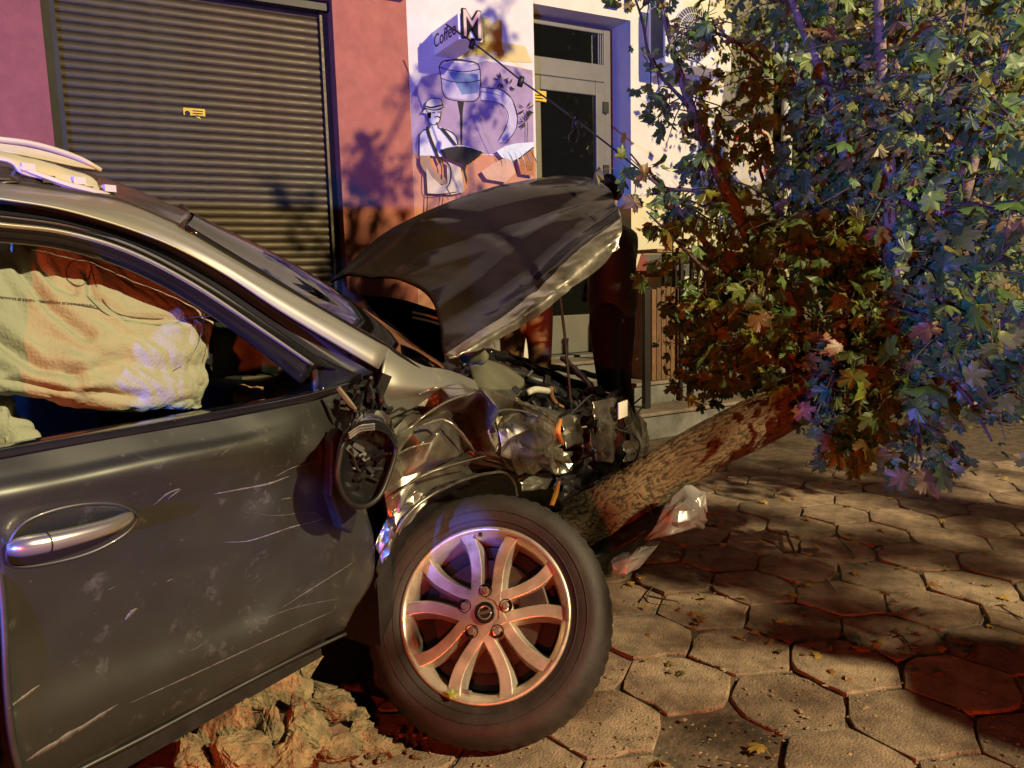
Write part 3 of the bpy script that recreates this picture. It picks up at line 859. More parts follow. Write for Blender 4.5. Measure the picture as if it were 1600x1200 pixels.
def door_paint():
    m = mat('scuffed_door_paint', (.094, .099, .090), .44, metal=.88, var=.12, vs=3.5, coat=.35)
    t = m.node_tree; N = t.nodes; L = t.links; b = N['Principled BSDF']
    tc = N.new('ShaderNodeTexCoord'); mp = N.new('ShaderNodeMapping')
    mp.inputs['Rotation'].default_value = (0, 0, -math.atan2(CD.y, CD.x)); mp.inputs['Scale'].default_value = (1.0, 6, 5.0)
    L.new(tc.outputs['Object'], mp.inputs[0])
    base = b.inputs['Base Color'].links[0].from_socket
    def layer(scale, lo, hi, rot):
        m2 = N.new('ShaderNodeMapping'); m2.inputs['Rotation'].default_value = (0, rot, 0); L.new(mp.outputs[0], m2.inputs[0])
        nz = N.new('ShaderNodeTexNoise'); nz.inputs['Scale'].default_value = scale; nz.inputs['Detail'].default_value = 9; nz.inputs['Roughness'].default_value = .72
        L.new(m2.outputs[0], nz.inputs['Vector'])
        r = N.new('ShaderNodeMapRange'); r.inputs[1].default_value = lo; r.inputs[2].default_value = hi; L.new(nz.outputs['Fac'], r.inputs[0])
        return r.outputs[0]
    a1, a2 = layer(3.0, .58, .74, .5), layer(9.0, .64, .72, .7)
    mx = N.new('ShaderNodeMath'); mx.operation = 'MAXIMUM'; L.new(a1, mx.inputs[0]); L.new(a2, mx.inputs[1])
    ml = N.new('ShaderNodeMath'); ml.operation = 'MULTIPLY'; ml.inputs[1].default_value = .55; L.new(mx.outputs[0], ml.inputs[0])
    mc_ = N.new('ShaderNodeMix'); mc_.data_type = 'RGBA'; L.new(ml.outputs[0], mc_.inputs[0]); L.new(base, mc_.inputs[6]); mc_.inputs[7].default_value = (.12, .115, .10, 1)
    L.new(mc_.outputs[2], b.inputs['Base Color'])
    mm = N.new('ShaderNodeMapRange'); mm.inputs[3].default_value = .88; mm.inputs[4].default_value = .15; L.new(ml.outputs[0], mm.inputs[0]); L.new(mm.outputs[0], b.inputs['Metallic'])
    mr2 = N.new('ShaderNodeMapRange'); mr2.inputs[3].default_value = .42; mr2.inputs[4].default_value = .85; L.new(ml.outputs[0], mr2.inputs[0]); L.new(mr2.outputs[0], b.inputs['Roughness'])
    mcw = N.new('ShaderNodeMapRange'); mcw.inputs[3].default_value = .35; mcw.inputs[4].default_value = .0; L.new(ml.outputs[0], mcw.inputs[0]); L.new(mcw.outputs[0], b.inputs['Coat Weight'])
    return m
M['door_paint'] = door_paint()
DOOR = door_mb.build('front_door', M['door_paint'], CAR, smooth=True, solid=.004, soff=0)
bvh = BVHTree.FromPolygons([tuple(v) for v in door_mb.v], door_mb.f)
def hit(x, y, lift=.0036):
    r = ray(x, y).normalized()
    p, n, i, d = bvh.ray_cast(CAM, r)
    if p is None: return Q(x, y, 0)
    return p - r * lift
# folded lower edge, sill seam and belt moulding
MB().tube([Q(x, y, .04) for x, y in ((36, 1250), (132, 1199), (238, 1145), (352, 1084), (456, 1030), (540, 990))], .0045, 8, smooth=40).build('door_edge', M['paint'], DOOR, smooth=True)
MB().tube([Q(x, y, .022) for x, y in ((-18, 830), (0, 900), (7, 985), (11, 1075), (19, 1155), (36, 1228))], .006, 8, smooth=30).build('door_edge', M['paint'], DOOR, smooth=True)
belt = [[(-40, 702, .09), (110, 677, .09), (240, 655, .09), (360, 634, .09), (470, 614, .085), (545, 596, .08)],
        [(-40, 712, .028), (110, 685, .028), (240, 663, .028), (360, 641, .030), (470, 620, .042), (553, 598, .06)],
        [(-40, 723, .023), (110, 696, .023), (240, 673, .023), (360, 651, .026), (470, 630, .038), (558, 603, .06)]]
sheet('belt_moulding', Qrows(belt), M['gblack'], DOOR, 40, 8, solid=.004)
# scratches and chalky scuffs
M['scuff'] = mat('paint_scuff', (.11, .107, .098), .7, var=.6, vs=90, stretch=(1, 1, 1))
M['scuff2'] = mat('paint_scuff_faint', (.075, .072, .066), .6, var=.6, vs=60)
def scratch(pts, w=2.0, m='scuff', n=16, taper=True):
    pts = cr1([V((x, y, 0)) for x, y in pts], n)
    A, Bp = [], []
    for i, p in enumerate(pts):
        t = (pts[min(i + 1, n - 1)] - pts[max(i - 1, 0)]).normalized()
        k = w * .5 * ((math.sin(math.pi * (i + .5) / n)) ** .6 if taper else 1) * random.uniform(.6, 1.2)
        A.append(hit(p.x - t.y * k, p.y + t.x * k)); Bp.append(hit(p.x + t.y * k, p.y - t.x * k))
    MB().grid([A, Bp]).build('scratch', M[m], DOOR, smooth=True, solid=.0004, soff=0)
scratch([(335, 772), (380, 764), (420, 756), (452, 744)], 3.5)
scratch([(350, 847), (385, 846), (420, 836), (455, 824), (490, 815), (509, 808)], 2.2)
scratch([(440, 780), (455, 778)], 1.5)
scratch([(380, 800), (430, 806), (480, 800), (500, 804)], 1.3, 'scuff2')
scratch([(345, 712), (360, 700), (372, 690)], 1.6, 'scuff2')
scratch([(240, 790), (262, 772), (282, 765), (262, 780)], 4, 'scuff2')
scratch([(430, 745), (460, 730), (500, 720)], 1.6, 'scuff2')
scratch([(440, 950), (500, 912), (550, 880)], 2.2, 'scuff2')
scratch([(400, 972), (460, 950), (530, 935)], 1.6, 'scuff2')
scratch([(12, 1108), (30, 1094), (62, 1070)], 4.5)
scratch([(195, 970), (205, 958), (215, 950)], 7, 'scuff2')
scratch([(40, 1190), (90, 1160), (140, 1130), (185, 1100)], 10, 'scuff2')
scratch([(200, 1100), (300, 1055), (420, 1000), (520, 955)], 2.5, 'scuff2', 30)
for q in range(4):
    x, y = random.uniform(60, 520), random.uniform(790, 1060)
    l = random.uniform(8, 40); an = random.uniform(-.9, -.1)
    if y > 1215 - x * .45: continue
    scratch([(x, y), (x + l * .5 * math.cos(an), y + l * .5 * math.sin(an) + random.uniform(-2, 2)), (x + l * math.cos(an), y + l * math.sin(an))], random.uniform(.7, 1.6), 'scuff2', 8)
# handle, recess, escutcheon
egg = [(12, 852), (36, 818), (85, 797), (140, 787), (185, 789), (211, 802), (212, 816), (190, 838), (145, 862), (90, 878), (35, 886), (13, 878)]
rim_pts = [hit(x, y, .0015) for x, y in egg]
MB().tube(rim_pts + [rim_pts[0]], .0034, 8, smooth=70, cap=False).build('handle_surround', M['paint'], DOOR, smooth=True)
cup = [(68, 842), (85, 812), (120, 792), (150, 795), (172, 806), (175, 822), (150, 850), (120, 866), (90, 864)]
mb = MB(); n = 40
rg = [cr1([hit(x, y, l) for x, y in cup] + [hit(*cup[0], l)], n) for l in (.002,)][0]
cen = sum(rg, V()) / len(rg)
mb.grid([rg, [p.lerp(cen, .15) + CN * .006 for p in rg], [p.lerp(cen, .45) + CN * .012 for p in rg], [p.lerp(cen, .98) + CN * .014 for p in rg]])
mb.build('handle_recess', M['black'], DOOR, smooth=True, fixn=False)
hp = [(14, 858), (30, 852), (62, 844), (110, 832), (160, 819), (192, 809), (206, 804)]
MB().tube([hit(x, y, .012) - CN * k for (x, y), k in zip(hp, (.0, .012, .022, .026, .022, .010, -.004))], [.011, .0165, .0165, .0150, .0135, .011, .005], 14, smooth=50, flatk=1.0).build('door_handle', M['chrome'], DOOR, smooth=True)
lp = hit(62, 844, .012) - CN * .022
MB().tube([lp - CD * .001, lp + CD * .0015], .0171, 16).build('handle_joint', M['black'], DOOR)
# ---- rear door / body side behind (mostly outside the picture)
mb = MB()
rows = [[Kp(s, f, z) for s in (-3.4, -2.6, -1.9, -1.30)] for f, z in ((.12, 1.07), (.07, 1.0), (.055, .9), (.07, .75), (.06, .55), (.10, .42))]
sheet('rear_door', rows, M['paint'], CAR, 16, 16, solid=.004)
sheet('rear_window', [[Kp(s_, .26, 1.44) for s_ in (-2.9, -2.2, -1.33)], [Kp(s_, .16, 1.25) for s_ in (-3.1, -2.2, -1.33)], [Kp(s_, .11, 1.06) for s_ in (-3.3, -2.2, -1.33)]], M['wind_glass'], CAR, 8, 8, solid=0)
MB().kbox(-1.32, -1.22, .10, .2, .42, 1.46).build('centre_pillar', M['black'], CAR)
MB().kbox(-3.4, -.30, .34, 1.62, .28, .44).build('underbody', M['black'], CAR)
MB().kbox(-3.4, .45, 1.62, 1.70, .35, 1.06).build('far_side', M['black'], CAR)
MB().kbox(-.30, -.24, .14, 1.62, .30, 1.0).build('bulkhead', M['black'], CAR)
MB().kbox(-3.5, -3.42, .1, 1.65, .35, 1.5).build('tail_panel', M['paint'], CAR)
MB().kbox(-1.20, -.55, .10, .13, .40, 1.0).build('door_card', M['black'], CAR)
MB().kbox(-3.4, -.45, 1.585, 1.60, 1.06, 1.46).build('far_window', M['gblack'], CAR)
MB().kbox(-3.4, -.78, .34, 1.56, 1.455, 1.475).build('headlining', M['black'], CAR)
sheet('scuttle', Qrows([[(566, 462, 1.25), (625, 468, 1.05), (690, 488, .9)], [(590, 492, .85), (640, 512, .72), (692, 530, .6)], [(622, 522, .5), (662, 546, .45), (694, 566, .4)]]), mat('scuttle_shade', (.004, .004, .004), 1.0, spec=0.0), CAR, 12, 12, solid=.004)  # near-black sheet fills the opening with painted shade
for k in (0, 8):
    MB().tube([Q(645, 488 + k, .62), Q(668, 493 + k, .60), Q(688, 499 + k, .58)], .0045, 6).build('cowl_trim', M['white_pl'], CAR)

# ---- roof side rail / A-pillar
pil = [[(-160, 296, .20), (0, 312, .20), (120, 334, .20), (250, 377, .19), (350, 429, .17), (450, 494, .13), (592, 578, .065)],
       [(-160, 288, .215), (0, 303, .215), (116, 322, .215), (225, 355, .205), (330, 404, .18), (430, 466, .14), (597, 568, .062)],
       [(-160, 278, .245), (0, 295, .245), (112, 312, .245), (205, 334, .235), (300, 378, .21), (415, 446, .165), (602, 556, .072)],
       [(-160, 270, .29), (0, 288, .29), (110, 304, .29), (190, 318, .28), (282, 357, .255), (402, 426, .21), (607, 545, .10)]]
sheet('windscreen_pillar', Qrows(pil), M['lit_paint'], CAR, 60, 16, solid=.004)
# door-aperture seal (blue light tinted into the rubber) and black frame
seal = [[(-160, 298, .215), (0, 314, .215), (120, 336, .215), (250, 379, .205), (350, 431, .185), (450, 496, .145), (585, 582, .08)],
        [(-160, 312, .235), (0, 327, .235), (118, 348, .235), (240, 390, .225), (345, 446, .20), (445, 512, .16), (560, 588, .09)],
        [(-160, 322, .19), (0, 338, .19), (110, 353, .19), (215, 386, .18), (318, 440, .165), (420, 508, .14), (520, 578, .10)]]
sheet('door_seal', Qrows(seal), M['blue_lit_rubber'], CAR, 50, 10, solid=.003)
frm = [[(-160, 320, .185), (0, 336, .185), (110, 352, .185), (215, 385, .175), (318, 439, .16), (420, 507, .13), (525, 578, .095)],
       [(-160, 332, .165), (0, 347, .165), (104, 361, .165), (205, 392, .158), (304, 443, .145), (404, 509, .12), (494, 572, .095)],
       [(-160, 352, .168), (0, 366, .168), (100, 379, .168), (200, 408, .162), (296, 456, .150), (396, 524, .126), (482, 588, .10)],
       [(-160, 366, .180), (0, 378, .180), (98, 390, .180), (196, 420, .174), (290, 468, .162), (388, 535, .138), (470, 600, .11)]]
sheet('window_frame', Qrows(frm), M['gblack'], CAR, 50, 14, solid=.004)
MB().tube([Q(x, y, o - .008) for x, y, o in ((-160, 336, .162), (0, 351, .162), (104, 364, .162), (203, 394, .155), (302, 445, .142), (402, 511, .118), (488, 570, .095))], .0055, 8, smooth=50, flatk=.8).build('window_trim', M['trim'], CAR, smooth=True)
# mirror-corner sail panel and window divider
MB().tube([Q(x, y, .12) for x, y in ((487, 556), (492, 590), (494, 618))], .012, 8, smooth=10).build('quarter_bar', M['black'], CAR, smooth=True)
sheet('sail_panel', Qrows([[(497, 556, .115), (530, 572, .10), (566, 588, .085)], [(497, 590, .11), (530, 594, .095), (560, 596, .08)], [(497, 616, .105), (530, 608, .09), (556, 602, .075)]]), M['gblack'], CAR, 10, 10, solid=.004)
# glass
gl = [[(-160, 362, .185), (0, 374, .185), (98, 386, .185), (196, 416, .178), (290, 464, .168), (388, 531, .14), (488, 592, .115)],
      [(-160, 520, .14), (0, 520, .14), (98, 520, .14), (196, 525, .14), (290, 545, .135), (388, 575, .125), (488, 602, .11)],
      [(-160, 735, .085), (0, 707, .085), (98, 690, .085), (196, 672, .085), (290, 656, .085), (388, 638, .085), (488, 620, .085)]]
sheet('side_window', Qrows(gl), M['glass'], CAR, 30, 20, solid=.0)
# ---- roof
near = [Ks(Q(x, y, o)) for x, y, o in ((-160, 270, .29), (0, 288, .29), (110, 304, .29), (190, 318, .28), (284, 357, .255))]
r1 = [Ks(Q(x, y, o)) for x, y, o in ((-160, 226, .44), (0, 247, .44), (110, 266, .44), (190, 288, .42), (290, 331, .38))]
def krow(src, off, dz, ds=0.0): return [Kp(s + ds, off, z + dz) for s, _, z in src]
back = lambda row: [row[0] - CD * 1.9 + V((0, 0, -.06))] + row
roof_rows = [back([Kp(*t) for t in near]), back([Kp(*t) for t in r1]), back(krow(r1, .75, .05, .03)), back(krow(r1, 1.05, .05, .03)), back(krow(r1, 1.40, -.01)), back(krow(near, 1.58, 0))]
sheet('roof', roof_rows, mat('roof_paint', (.05, .042, .032), .32, metal=.4, var=.2, coat=.3), CAR, 40, 30, solid=.004)
MB().tube([Q(284, 356, .25) , Q(290, 345, .31), Q(292, 332, .38), Q(284, 322, .46)], .007, 6, smooth=12).build('roof_gutter', M['black'], CAR)
# windscreen
nearw = [Q(x, y, o) for x, y, o in ((290, 357, .252), (402, 424, .21), (500, 484, .165), (606, 545, .11), (672, 592, .12))]
midw = [Q(x, y, o) for x, y, o in ((292, 331, .38), (432, 398, .40), (522, 452, .40), (612, 512, .42), (690, 566, .45))]
mk = [Ks(p) for p in midw]
ws = [nearw, midw, krow(mk, .85, .01, .05), krow(mk, 1.25, .0, .0), krow(mk, 1.55, -.02, -.10)]
sheet('windscreen', ws, M['wind_glass'], CAR, 30, 24, solid=.0)
MB().tube([p - CN * .0 for p in nearw], .010, 8, smooth=30).build('windscreen_seal', M['gblack'], CAR, smooth=True)
# hanging deployed airbag seen through the screen + sticker-like paper
sheet('windscreen_label', [[Q(540, 470, .34), Q(560, 486, .34), Q(572, 500, .34)], [Q(534, 478, .34), Q(552, 496, .34), Q(562, 510, .34)], [Q(530, 484, .34), Q(545, 500, .34), Q(556, 513, .34)]], mat('pale_green_paper', (.35, .42, .33), .7), CAR, 10, 8)
# ---- broken roof-rail trims on the roof
tr = [[(-160, 205, .42), (0, 219, .42), (60, 228, .42), (120, 247, .42), (156, 266, .42)], [(-160, 214, .40), (0, 231, .40), (60, 243, .40), (116, 256, .40), (157, 266, .41)], [(-160, 224, .39), (0, 238, .39), (60, 248, .39), (112, 259, .39), (157, 267, .41)]]
sheet('roof_rail_cover', Qrows(tr), M['railtrim'], CAR, 30, 8, solid=.005)
MB().tube([Q(x, y, .405) for x, y in ((-160, 203), (0, 218), (60, 227), (120, 246), (157, 266))], .006, 8, smooth=30).build('roof_rail_lip', M['railtrim'], CAR, smooth=True)
t2 = [[(-160, 224, .36), (0, 238, .36), (40, 246, .36), (90, 260, .36), (140, 277, .36), (158, 294, .36)], [(-160, 228, .33), (0, 245, .33), (40, 258, .33), (90, 272, .33), (140, 288, .33), (164, 297, .34)], [(-160, 232, .32), (0, 250, .32), (34, 272, .32), (90, 285, .32), (140, 297, .32), (192, 313, .33)]]
sheet('roof_rail_foot', Qrows(t2), M['railtrim'], CAR, 40, 12, disp=lambda p, u, v: .004 * fac(p, 25, 4), solid=.005)
for x, y in ((40, 262), (72, 281), (132, 297), (120, 283), (168, 295)):
    MB().box(Q(x, y, .325), CD * .012, CN * .012, V((0, 0, .007))).build('rail_clip', M['black'] if x in (72, 132) else M['railtrim'], CAR)
MB().tube([Q(30, 262, .32), Q(100, 287, .315), Q(150, 300, .315), Q(192, 313, .32), Q(208, 320, .32)], [.006, .007, .007, .005, .002], 6, smooth=24).build('roof_rail_base', M['railtrim'], CAR)

# ---- cabin: airbags, seat, dash
AB_FOLDS = [(((15, 385), (45, 430), (85, 480), (140, 525)), 9, 0.0110), (((-40, 500), (10, 530), (60, 570), (120, 585)), 12, 0.0140), (((330, 494), (270, 500), (200, 495), (150, 460), (140, 420)), 7, 0.0070), (((60, 400), (90, 440), (120, 452)), 7, 0.0060), (((120, 590), (200, 560), (260, 575), (330, 570)), 14, 0.0080), (((20, 600), (120, 612), (220, 622)), 9, 0.0070)]
def ab_disp(p, u, v):
    q = V((p.x * 1.0 + p.z * 1.2, p.y, p.z * .25 - p.x * .3))
    fold = 0
    sc = onscreen(p)
    for pl_, wd_, dp_ in AB_FOLDS:
        best = 1e9
        for k in range(len(pl_) - 1):
            a_, b_ = V((*pl_[k], 0)), V((*pl_[k + 1], 0)); ab_ = b_ - a_; c_ = V((sc[0], sc[1], 0))
            t = max(0, min(1, (c_ - a_).dot(ab_) / ab_.length_squared)); best = min(best, (a_ + ab_ * t - c_).length)
        fold += dp_ * math.exp(-(best / wd_) ** 2) - dp_ * .6 * math.exp(-((best - 1.7 * wd_) / wd_) ** 2)
    return fold + .006 * math.sin(u * 5 + v * 3) + .010 * (1 - 2 * abs(noise.noise(q * 7))) + .005 * (1 - 2 * abs(noise.noise(q * 17))) + .003 * (1 - 2 * abs(noise.noise(q * 34 + V((3, 3, 3))))) + .0012 * fac(p, 50, 5)
ab = [[(-160, 345, .27), (0, 365, .27), (110, 385, .27), (220, 420, .26), (300, 455, .25), (332, 478, .25)],
      [(-160, 450, .23), (0, 450, .23), (110, 450, .22), (220, 470, .215), (295, 490, .215), (333, 500, .23)],
      [(-160, 540, .20), (0, 540, .20), (110, 540, .185), (220, 545, .18), (295, 550, .185), (332, 555, .21)],
      [(-160, 600, .19), (0, 590, .19), (110, 592, .17), (220, 600, .165), (295, 603, .17), (331, 605, .20)],
      [(-160, 640, .20), (0, 612, .20), (95, 624, .185), (200, 637, .18), (270, 643, .18), (318, 641, .21)],
      [(-160, 645, .24), (0, 618, .24), (95, 630, .23), (200, 640, .23), (262, 645, .23), (312, 643, .24)]]
ab_rows = displace(cr2(Qrows(ab), 150, 110), ab_disp)
ABm = MB().grid(ab_rows)
AB = ABm.build('curtain_airbag', M['airbag'], CAR, smooth=True, solid=.003, soff=0)
bvh2 = BVHTree.FromPolygons([tuple(v) for v in ABm.v], ABm.f)
def hit2(x, y, lift=.003):
    r = ray(x, y).normalized(); p, n, i, d = bvh2.ray_cast(CAM, r)
    return (p if p is not None else Q(x, y, .2)) - r * lift
def seam(pts, r=.0011, n=30):
    MB().tube(cr1([hit2(x, y) for x, y in pts], n), r, 5).build('stitched_seam', M['stitch'], AB)
seam([(104, 418), (118, 406), (140, 410), (140, 430), (128, 446), (108, 440), (103, 424), (106, 414)], n=40)
seam([(142, 412), (148, 440), (165, 475), (190, 492), (240, 498), (290, 496), (328, 494)], n=50)
seam([(110, 440), (135, 462), (165, 490), (200, 502), (250, 508), (290, 500), (286, 492)], n=50)
seam([(0, 464), (60, 470), (110, 474), (150, 482), (190, 497)])
seam([(318, 475), (318, 505), (308, 540), (292, 565), (270, 580)])
seam([(318, 475), (322, 500), (326, 560)], n=20)
# print along the bag: dashes like small lettering
mb = MB()
x = 2
while x < 150:
    wd_ = random.uniform(2, 6); y = 463 + x * .09
    mb.add([hit2(x, y), hit2(x + wd_, y + .4), hit2(x + wd_, y + 4), hit2(x, y + 3.6)], [(0, 1, 2, 3)]); x += wd_ + random.uniform(1, 3)
mb.build('printed_line', M['stitch'], AB)
sb = [[(-120, 560, .34), (-20, 590, .30), (20, 612, .28), (50, 650, .28), (80, 690, .30)], [(-120, 640, .26), (-20, 640, .24), (15, 650, .22), (45, 675, .22), (72, 705, .25)], [(-120, 735, .24), (-20, 728, .22), (15, 722, .21), (42, 720, .22), (68, 716, .25)]]
sheet('side_airbag', Qrows(sb), M['airbag'], CAR, 40, 40, disp=lambda p, u, v: .02 * ridged(p, 9, 8, 2) + .01 * fac(p, 20, 3), solid=.003)
seatm = mat('seat_fabric', (.03, .03, .045), .85, var=.3)
mb = MB()
mb.tube([Kp(-1.15, .55, .55), Kp(-1.2, .55, .85), Kp(-1.35, .55, 1.2)], [.16, .2, .14], 16, smooth=12)
mb.tube([Kp(-1.15, .55, .62), Kp(-.75, .55, .66), Kp(-.62, .55, .62)], [.16, .18, .12], 16, smooth=12)
mb.build('front_seat', seatm, CAR, smooth=True)
MB().tube([Kp(-1.36, .55, 1.2), Kp(-1.38, .55, 1.28), Kp(-1.4, .55, 1.36)], [.07, .1, .06], 12, smooth=8).build('headrest', seatm, CAR, smooth=True)
dash = [[Kp(-.22, f, 1.0 + .01 * math.sin(f * 5)) for f in (.14, .5, .9, 1.3, 1.6)], [Kp(-.38, f, 1.04) for f in (.14, .5, .9, 1.3, 1.6)], [Kp(-.52, f, .98) for f in (.14, .5, .9, 1.3, 1.6)], [Kp(-.50, f, .82) for f in (.14, .5, .9, 1.3, 1.6)], [Kp(-.40, f, .6) for f in (.14, .5, .9, 1.3, 1.6)]]
sheet('dashboard', dash, M['black'], CAR, 20, 20, solid=.004)
sheet('dash_airbag', Qrows([[(372, 598, .30), (410, 592, .30), (444, 585, .30)], [(368, 612, .27), (408, 606, .27), (440, 600, .27)], [(370, 634, .28), (405, 628, .28), (432, 618, .28)]]), mat('tan_airbag', (.45, .25, .13), .85), CAR, 16, 16, disp=lambda p, u, v: .008 * ridged(p, 16, 9), solid=.003)
MB().tube([Q(330, 577, .75), Q(380, 552, .7), Q(430, 527, .65)], .008, 6).build('far_pillar_edge', M['white_pl'], CAR)
sheet('passenger_airbag', Qrows([[(335, 500, .42), (375, 490, .40), (425, 520, .40)], [(335, 540, .38), (380, 530, .36), (440, 560, .38)], [(335, 600, .42), (380, 590, .40), (430, 590, .42)]]), mat('grey_airbag', (.20, .22, .20), .9), CAR, 20, 20, disp=lambda p, u, v: .014 * ridged(p, 10, 7), solid=.003)

# ---- hood, sprung open and buckled
hood = [[(515, 441, 1.10), (600, 366, 1.05), (690, 321, .95), (780, 291, .85), (870, 275, .76)],
        [(545, 430, .95), (640, 362, .92), (730, 318, .84), (818, 290, .75), (905, 276, .66)],
        [(600, 430, .78), (690, 378, .75), (775, 332, .68), (855, 301, .60), (935, 284, .53)],
        [(662, 455, .58), (738, 415, .55), (812, 368, .50), (885, 328, .44), (956, 302, .39)],
        [(686, 505, .38), (762, 468, .36), (835, 417, .33), (902, 366, .29), (967, 326, .25)],
        [(692, 550, .22), (772, 500, .21), (838, 448, .20), (902, 388, .175), (970, 340, .13)],
        [(716, 553, .165), (800, 503, .14), (864, 455, .125), (926, 402, .10), (972, 360, .07)],
        [(745, 549, .15), (828, 503, .13), (888, 455, .11), (945, 412, .09), (967, 384, .06)]]
def hood_disp(p, u, v):
    d = .002 * fac(p, 3.5, 2) + .0015 * (1 - 2 * abs(fac(p, 6, 12)))
    if v > .68:
        k = min(1, (v - .68) / .12)
        d += k * (.007 * facet(p, 8, 3) + .006 * (1 - 2 * abs(fac(p, 9, 4))) + .003 * (1 - 2 * abs(fac(p, 22, 6))))
    d += .020 * max(0, 1 - abs(v - (.24 + .22 * u)) / .09) - .014 * max(0, 1 - abs(v - (.52 - .10 * u)) / .07) + .010 * max(0, 1 - abs(u - .35 - .2 * v) / .05) * (v > .1)
    return d
M['hood'] = mat('dark_reflection_paint', (.016, .0115, .0085), .12, metal=.0, var=.25, vs=4, spec=.4)  # darker copy of the body paint, dark reflections put into its colour
M['hood'].node_tree.nodes['Principled BSDF'].inputs['IOR'].default_value = 1.10
hr = displace(cr2(Qrows(hood), 70, 110), hood_disp)
mb = MB().grid(hr); mb.mi = [1 if i // 69 >= 80 else 0 for i in range(len(mb.f))]
HOOD = mb.build('hood', [M['hood'], M['lip']], CAR, smooth=True, solid=.008, soff=0)
tag(HOOD, 'buckled dark hood standing open with a crumpled bright edge')
MB().tube([P(872, 440, 3.15), P(882, 520, 3.15), P(893, 640, 3.15)], .006, 6).build('hood_stay', M['black'], CAR)

# ---- near wing: smooth upper part, then folded metal
up = [[(606, 541, .11), (630, 556, .13), (664, 573, .16), (702, 579, .20), (742, 594, .24)],
      [(600, 565, .055), (630, 573, .06), (660, 582, .09), (702, 590, .13), (745, 602, .18)],
      [(594, 600, .045), (625, 603, .03), (660, 606, .04), (702, 604, .07), (748, 607, .12)],
      [(600, 628, .06), (624, 625, .055), (656, 620, .07), (700, 610, .09), (748, 612, .13)],
      [(607, 655, .085), (626, 646, .08), (652, 634, .10), (690, 618, .12), (745, 616, .15)]]
sheet('wing', Qrows(up), M['lit_paint'], CAR, 40, 40, disp=lambda p, u, v: .006 * max(0, u - .5) * ridged(p, 12, 1, 2), solid=.004)
cr_spec = [
    [(600, 650, .10), (655, 622, .11), (694, 610, .05), (738, 607, .03), (790, 612, .07), (838, 628, .10), (874, 648, .13)],
    [(603, 672, .06), (655, 645, .13), (698, 628, .00), (735, 617, -.02), (764, 620, -.045), (818, 642, .03), (868, 660, .05)],
    [(604, 692, .04), (640, 668, .01), (690, 655, .09), (733, 646, .11), (767, 652, -.05), (800, 664, .05), (860, 676, .05)],
    [(602, 722, .05), (640, 704, .06), (684, 684, -.01), (728, 682, .12), (767, 684, -.03), (800, 690, .03), (865, 700, .06)],
    [(600, 770, .04), (640, 742, .02), (692, 716, -.01), (735, 704, .10), (779, 706, .0), (815, 720, .05), (862, 730, .07)],
    [(600, 800, .05), (632, 768, .02), (682, 742, .02), (735, 725, .06), (786, 720, .05), (815, 735, .07), (850, 742, .09)],
    [(596, 850, .07), (624, 800, .04), (676, 764, .04), (735, 742, .06), (790, 734, .07), (815, 742, .09), (846, 748, .11)]]
def cr_disp(p, u, v):
    q = V((p.x * .7 + p.z * .5, p.y * .7 + p.z * .3, p.z * 1.3 - p.x * .4))
    a = 1 - 2 * abs(noise.noise(q * 5.2 + V((3, 1, 7)))); b = 1 - 2 * abs(noise.noise(q * 11 + V((9, 4, 2))))
    return .026 * a + .011 * b + .0025 * noise.noise(q * 26) + .002 * facet(p, 22, 2)
crush('crumpled_wing', Qrows(cr_spec), M['crumple'], CAR, 10, 9, .028, .34, 4, sub=6, sharp=24)
for pts, r_ in ((((612, 684), (640, 668), (662, 650), (698, 628), (734, 616), (758, 616), (767, 648), (764, 677), (778, 706)), .0045), (((655, 616), (668, 610), (684, 605), (712, 607), (742, 606)), .004), (((660, 664), (690, 656), (712, 668), (730, 690), (742, 706)), .007), (((606, 720), (640, 700), (680, 690)), .004), (((767, 650), (790, 640), (830, 646), (868, 664)), .005), (((610, 780), (650, 748), (700, 728), (760, 712)), .005), (((775, 705), (784, 680), (800, 662)), .005)):
    MB().tube([Q(x, y, -.03 + .01 * math.sin(i * 2.1)) for i, (x, y) in enumerate(pts)], [r_ * .4] + [r_] * (len(pts) - 2) + [r_ * .3], 7, smooth=40, flatk=.6, fn=lambda t, a: 1 + .35 * noise.noise(V((t * 14, a * .3, 2)))).build('crease_glint', M['lip'], CAR, smooth=True)  # bright tubes stand in for highlights along the creases
foil = [[(775, 655, .02), (800, 648, -.02), (838, 650, -.03), (874, 655, .0)],
        [(780, 685, -.03), (808, 680, -.06), (842, 676, -.05), (880, 684, -.01)],
        [(784, 712, -.02), (815, 708, -.06), (848, 705, -.05), (882, 715, .0)],
        [(800, 732, .03), (822, 735, .0), (850, 736, .0), (876, 742, .03)]]
HL = crush('headlamp', Qrows(foil), M['foil'], CAR, 8, 8, .020, .42, 9, sub=4, fine=.0008)
tag(HL, 'crushed headlamp crumpled like foil')
def scrap(name, quad, m, sc=18, amp=.010, n=26, seed=0):
    (a, b, c, d) = [Q(*t) for t in quad]
    rows = [[a, a.lerp(b, .5), b], [a.lerp(d, .5), (a + b + c + d) / 4 - CN * .01, b.lerp(c, .5)], [d, d.lerp(c, .5), c]]
    return crush(name, rows, M[m], CAR, 6, 6, amp, .35, seed + 40, sub=2, fine=.0007)
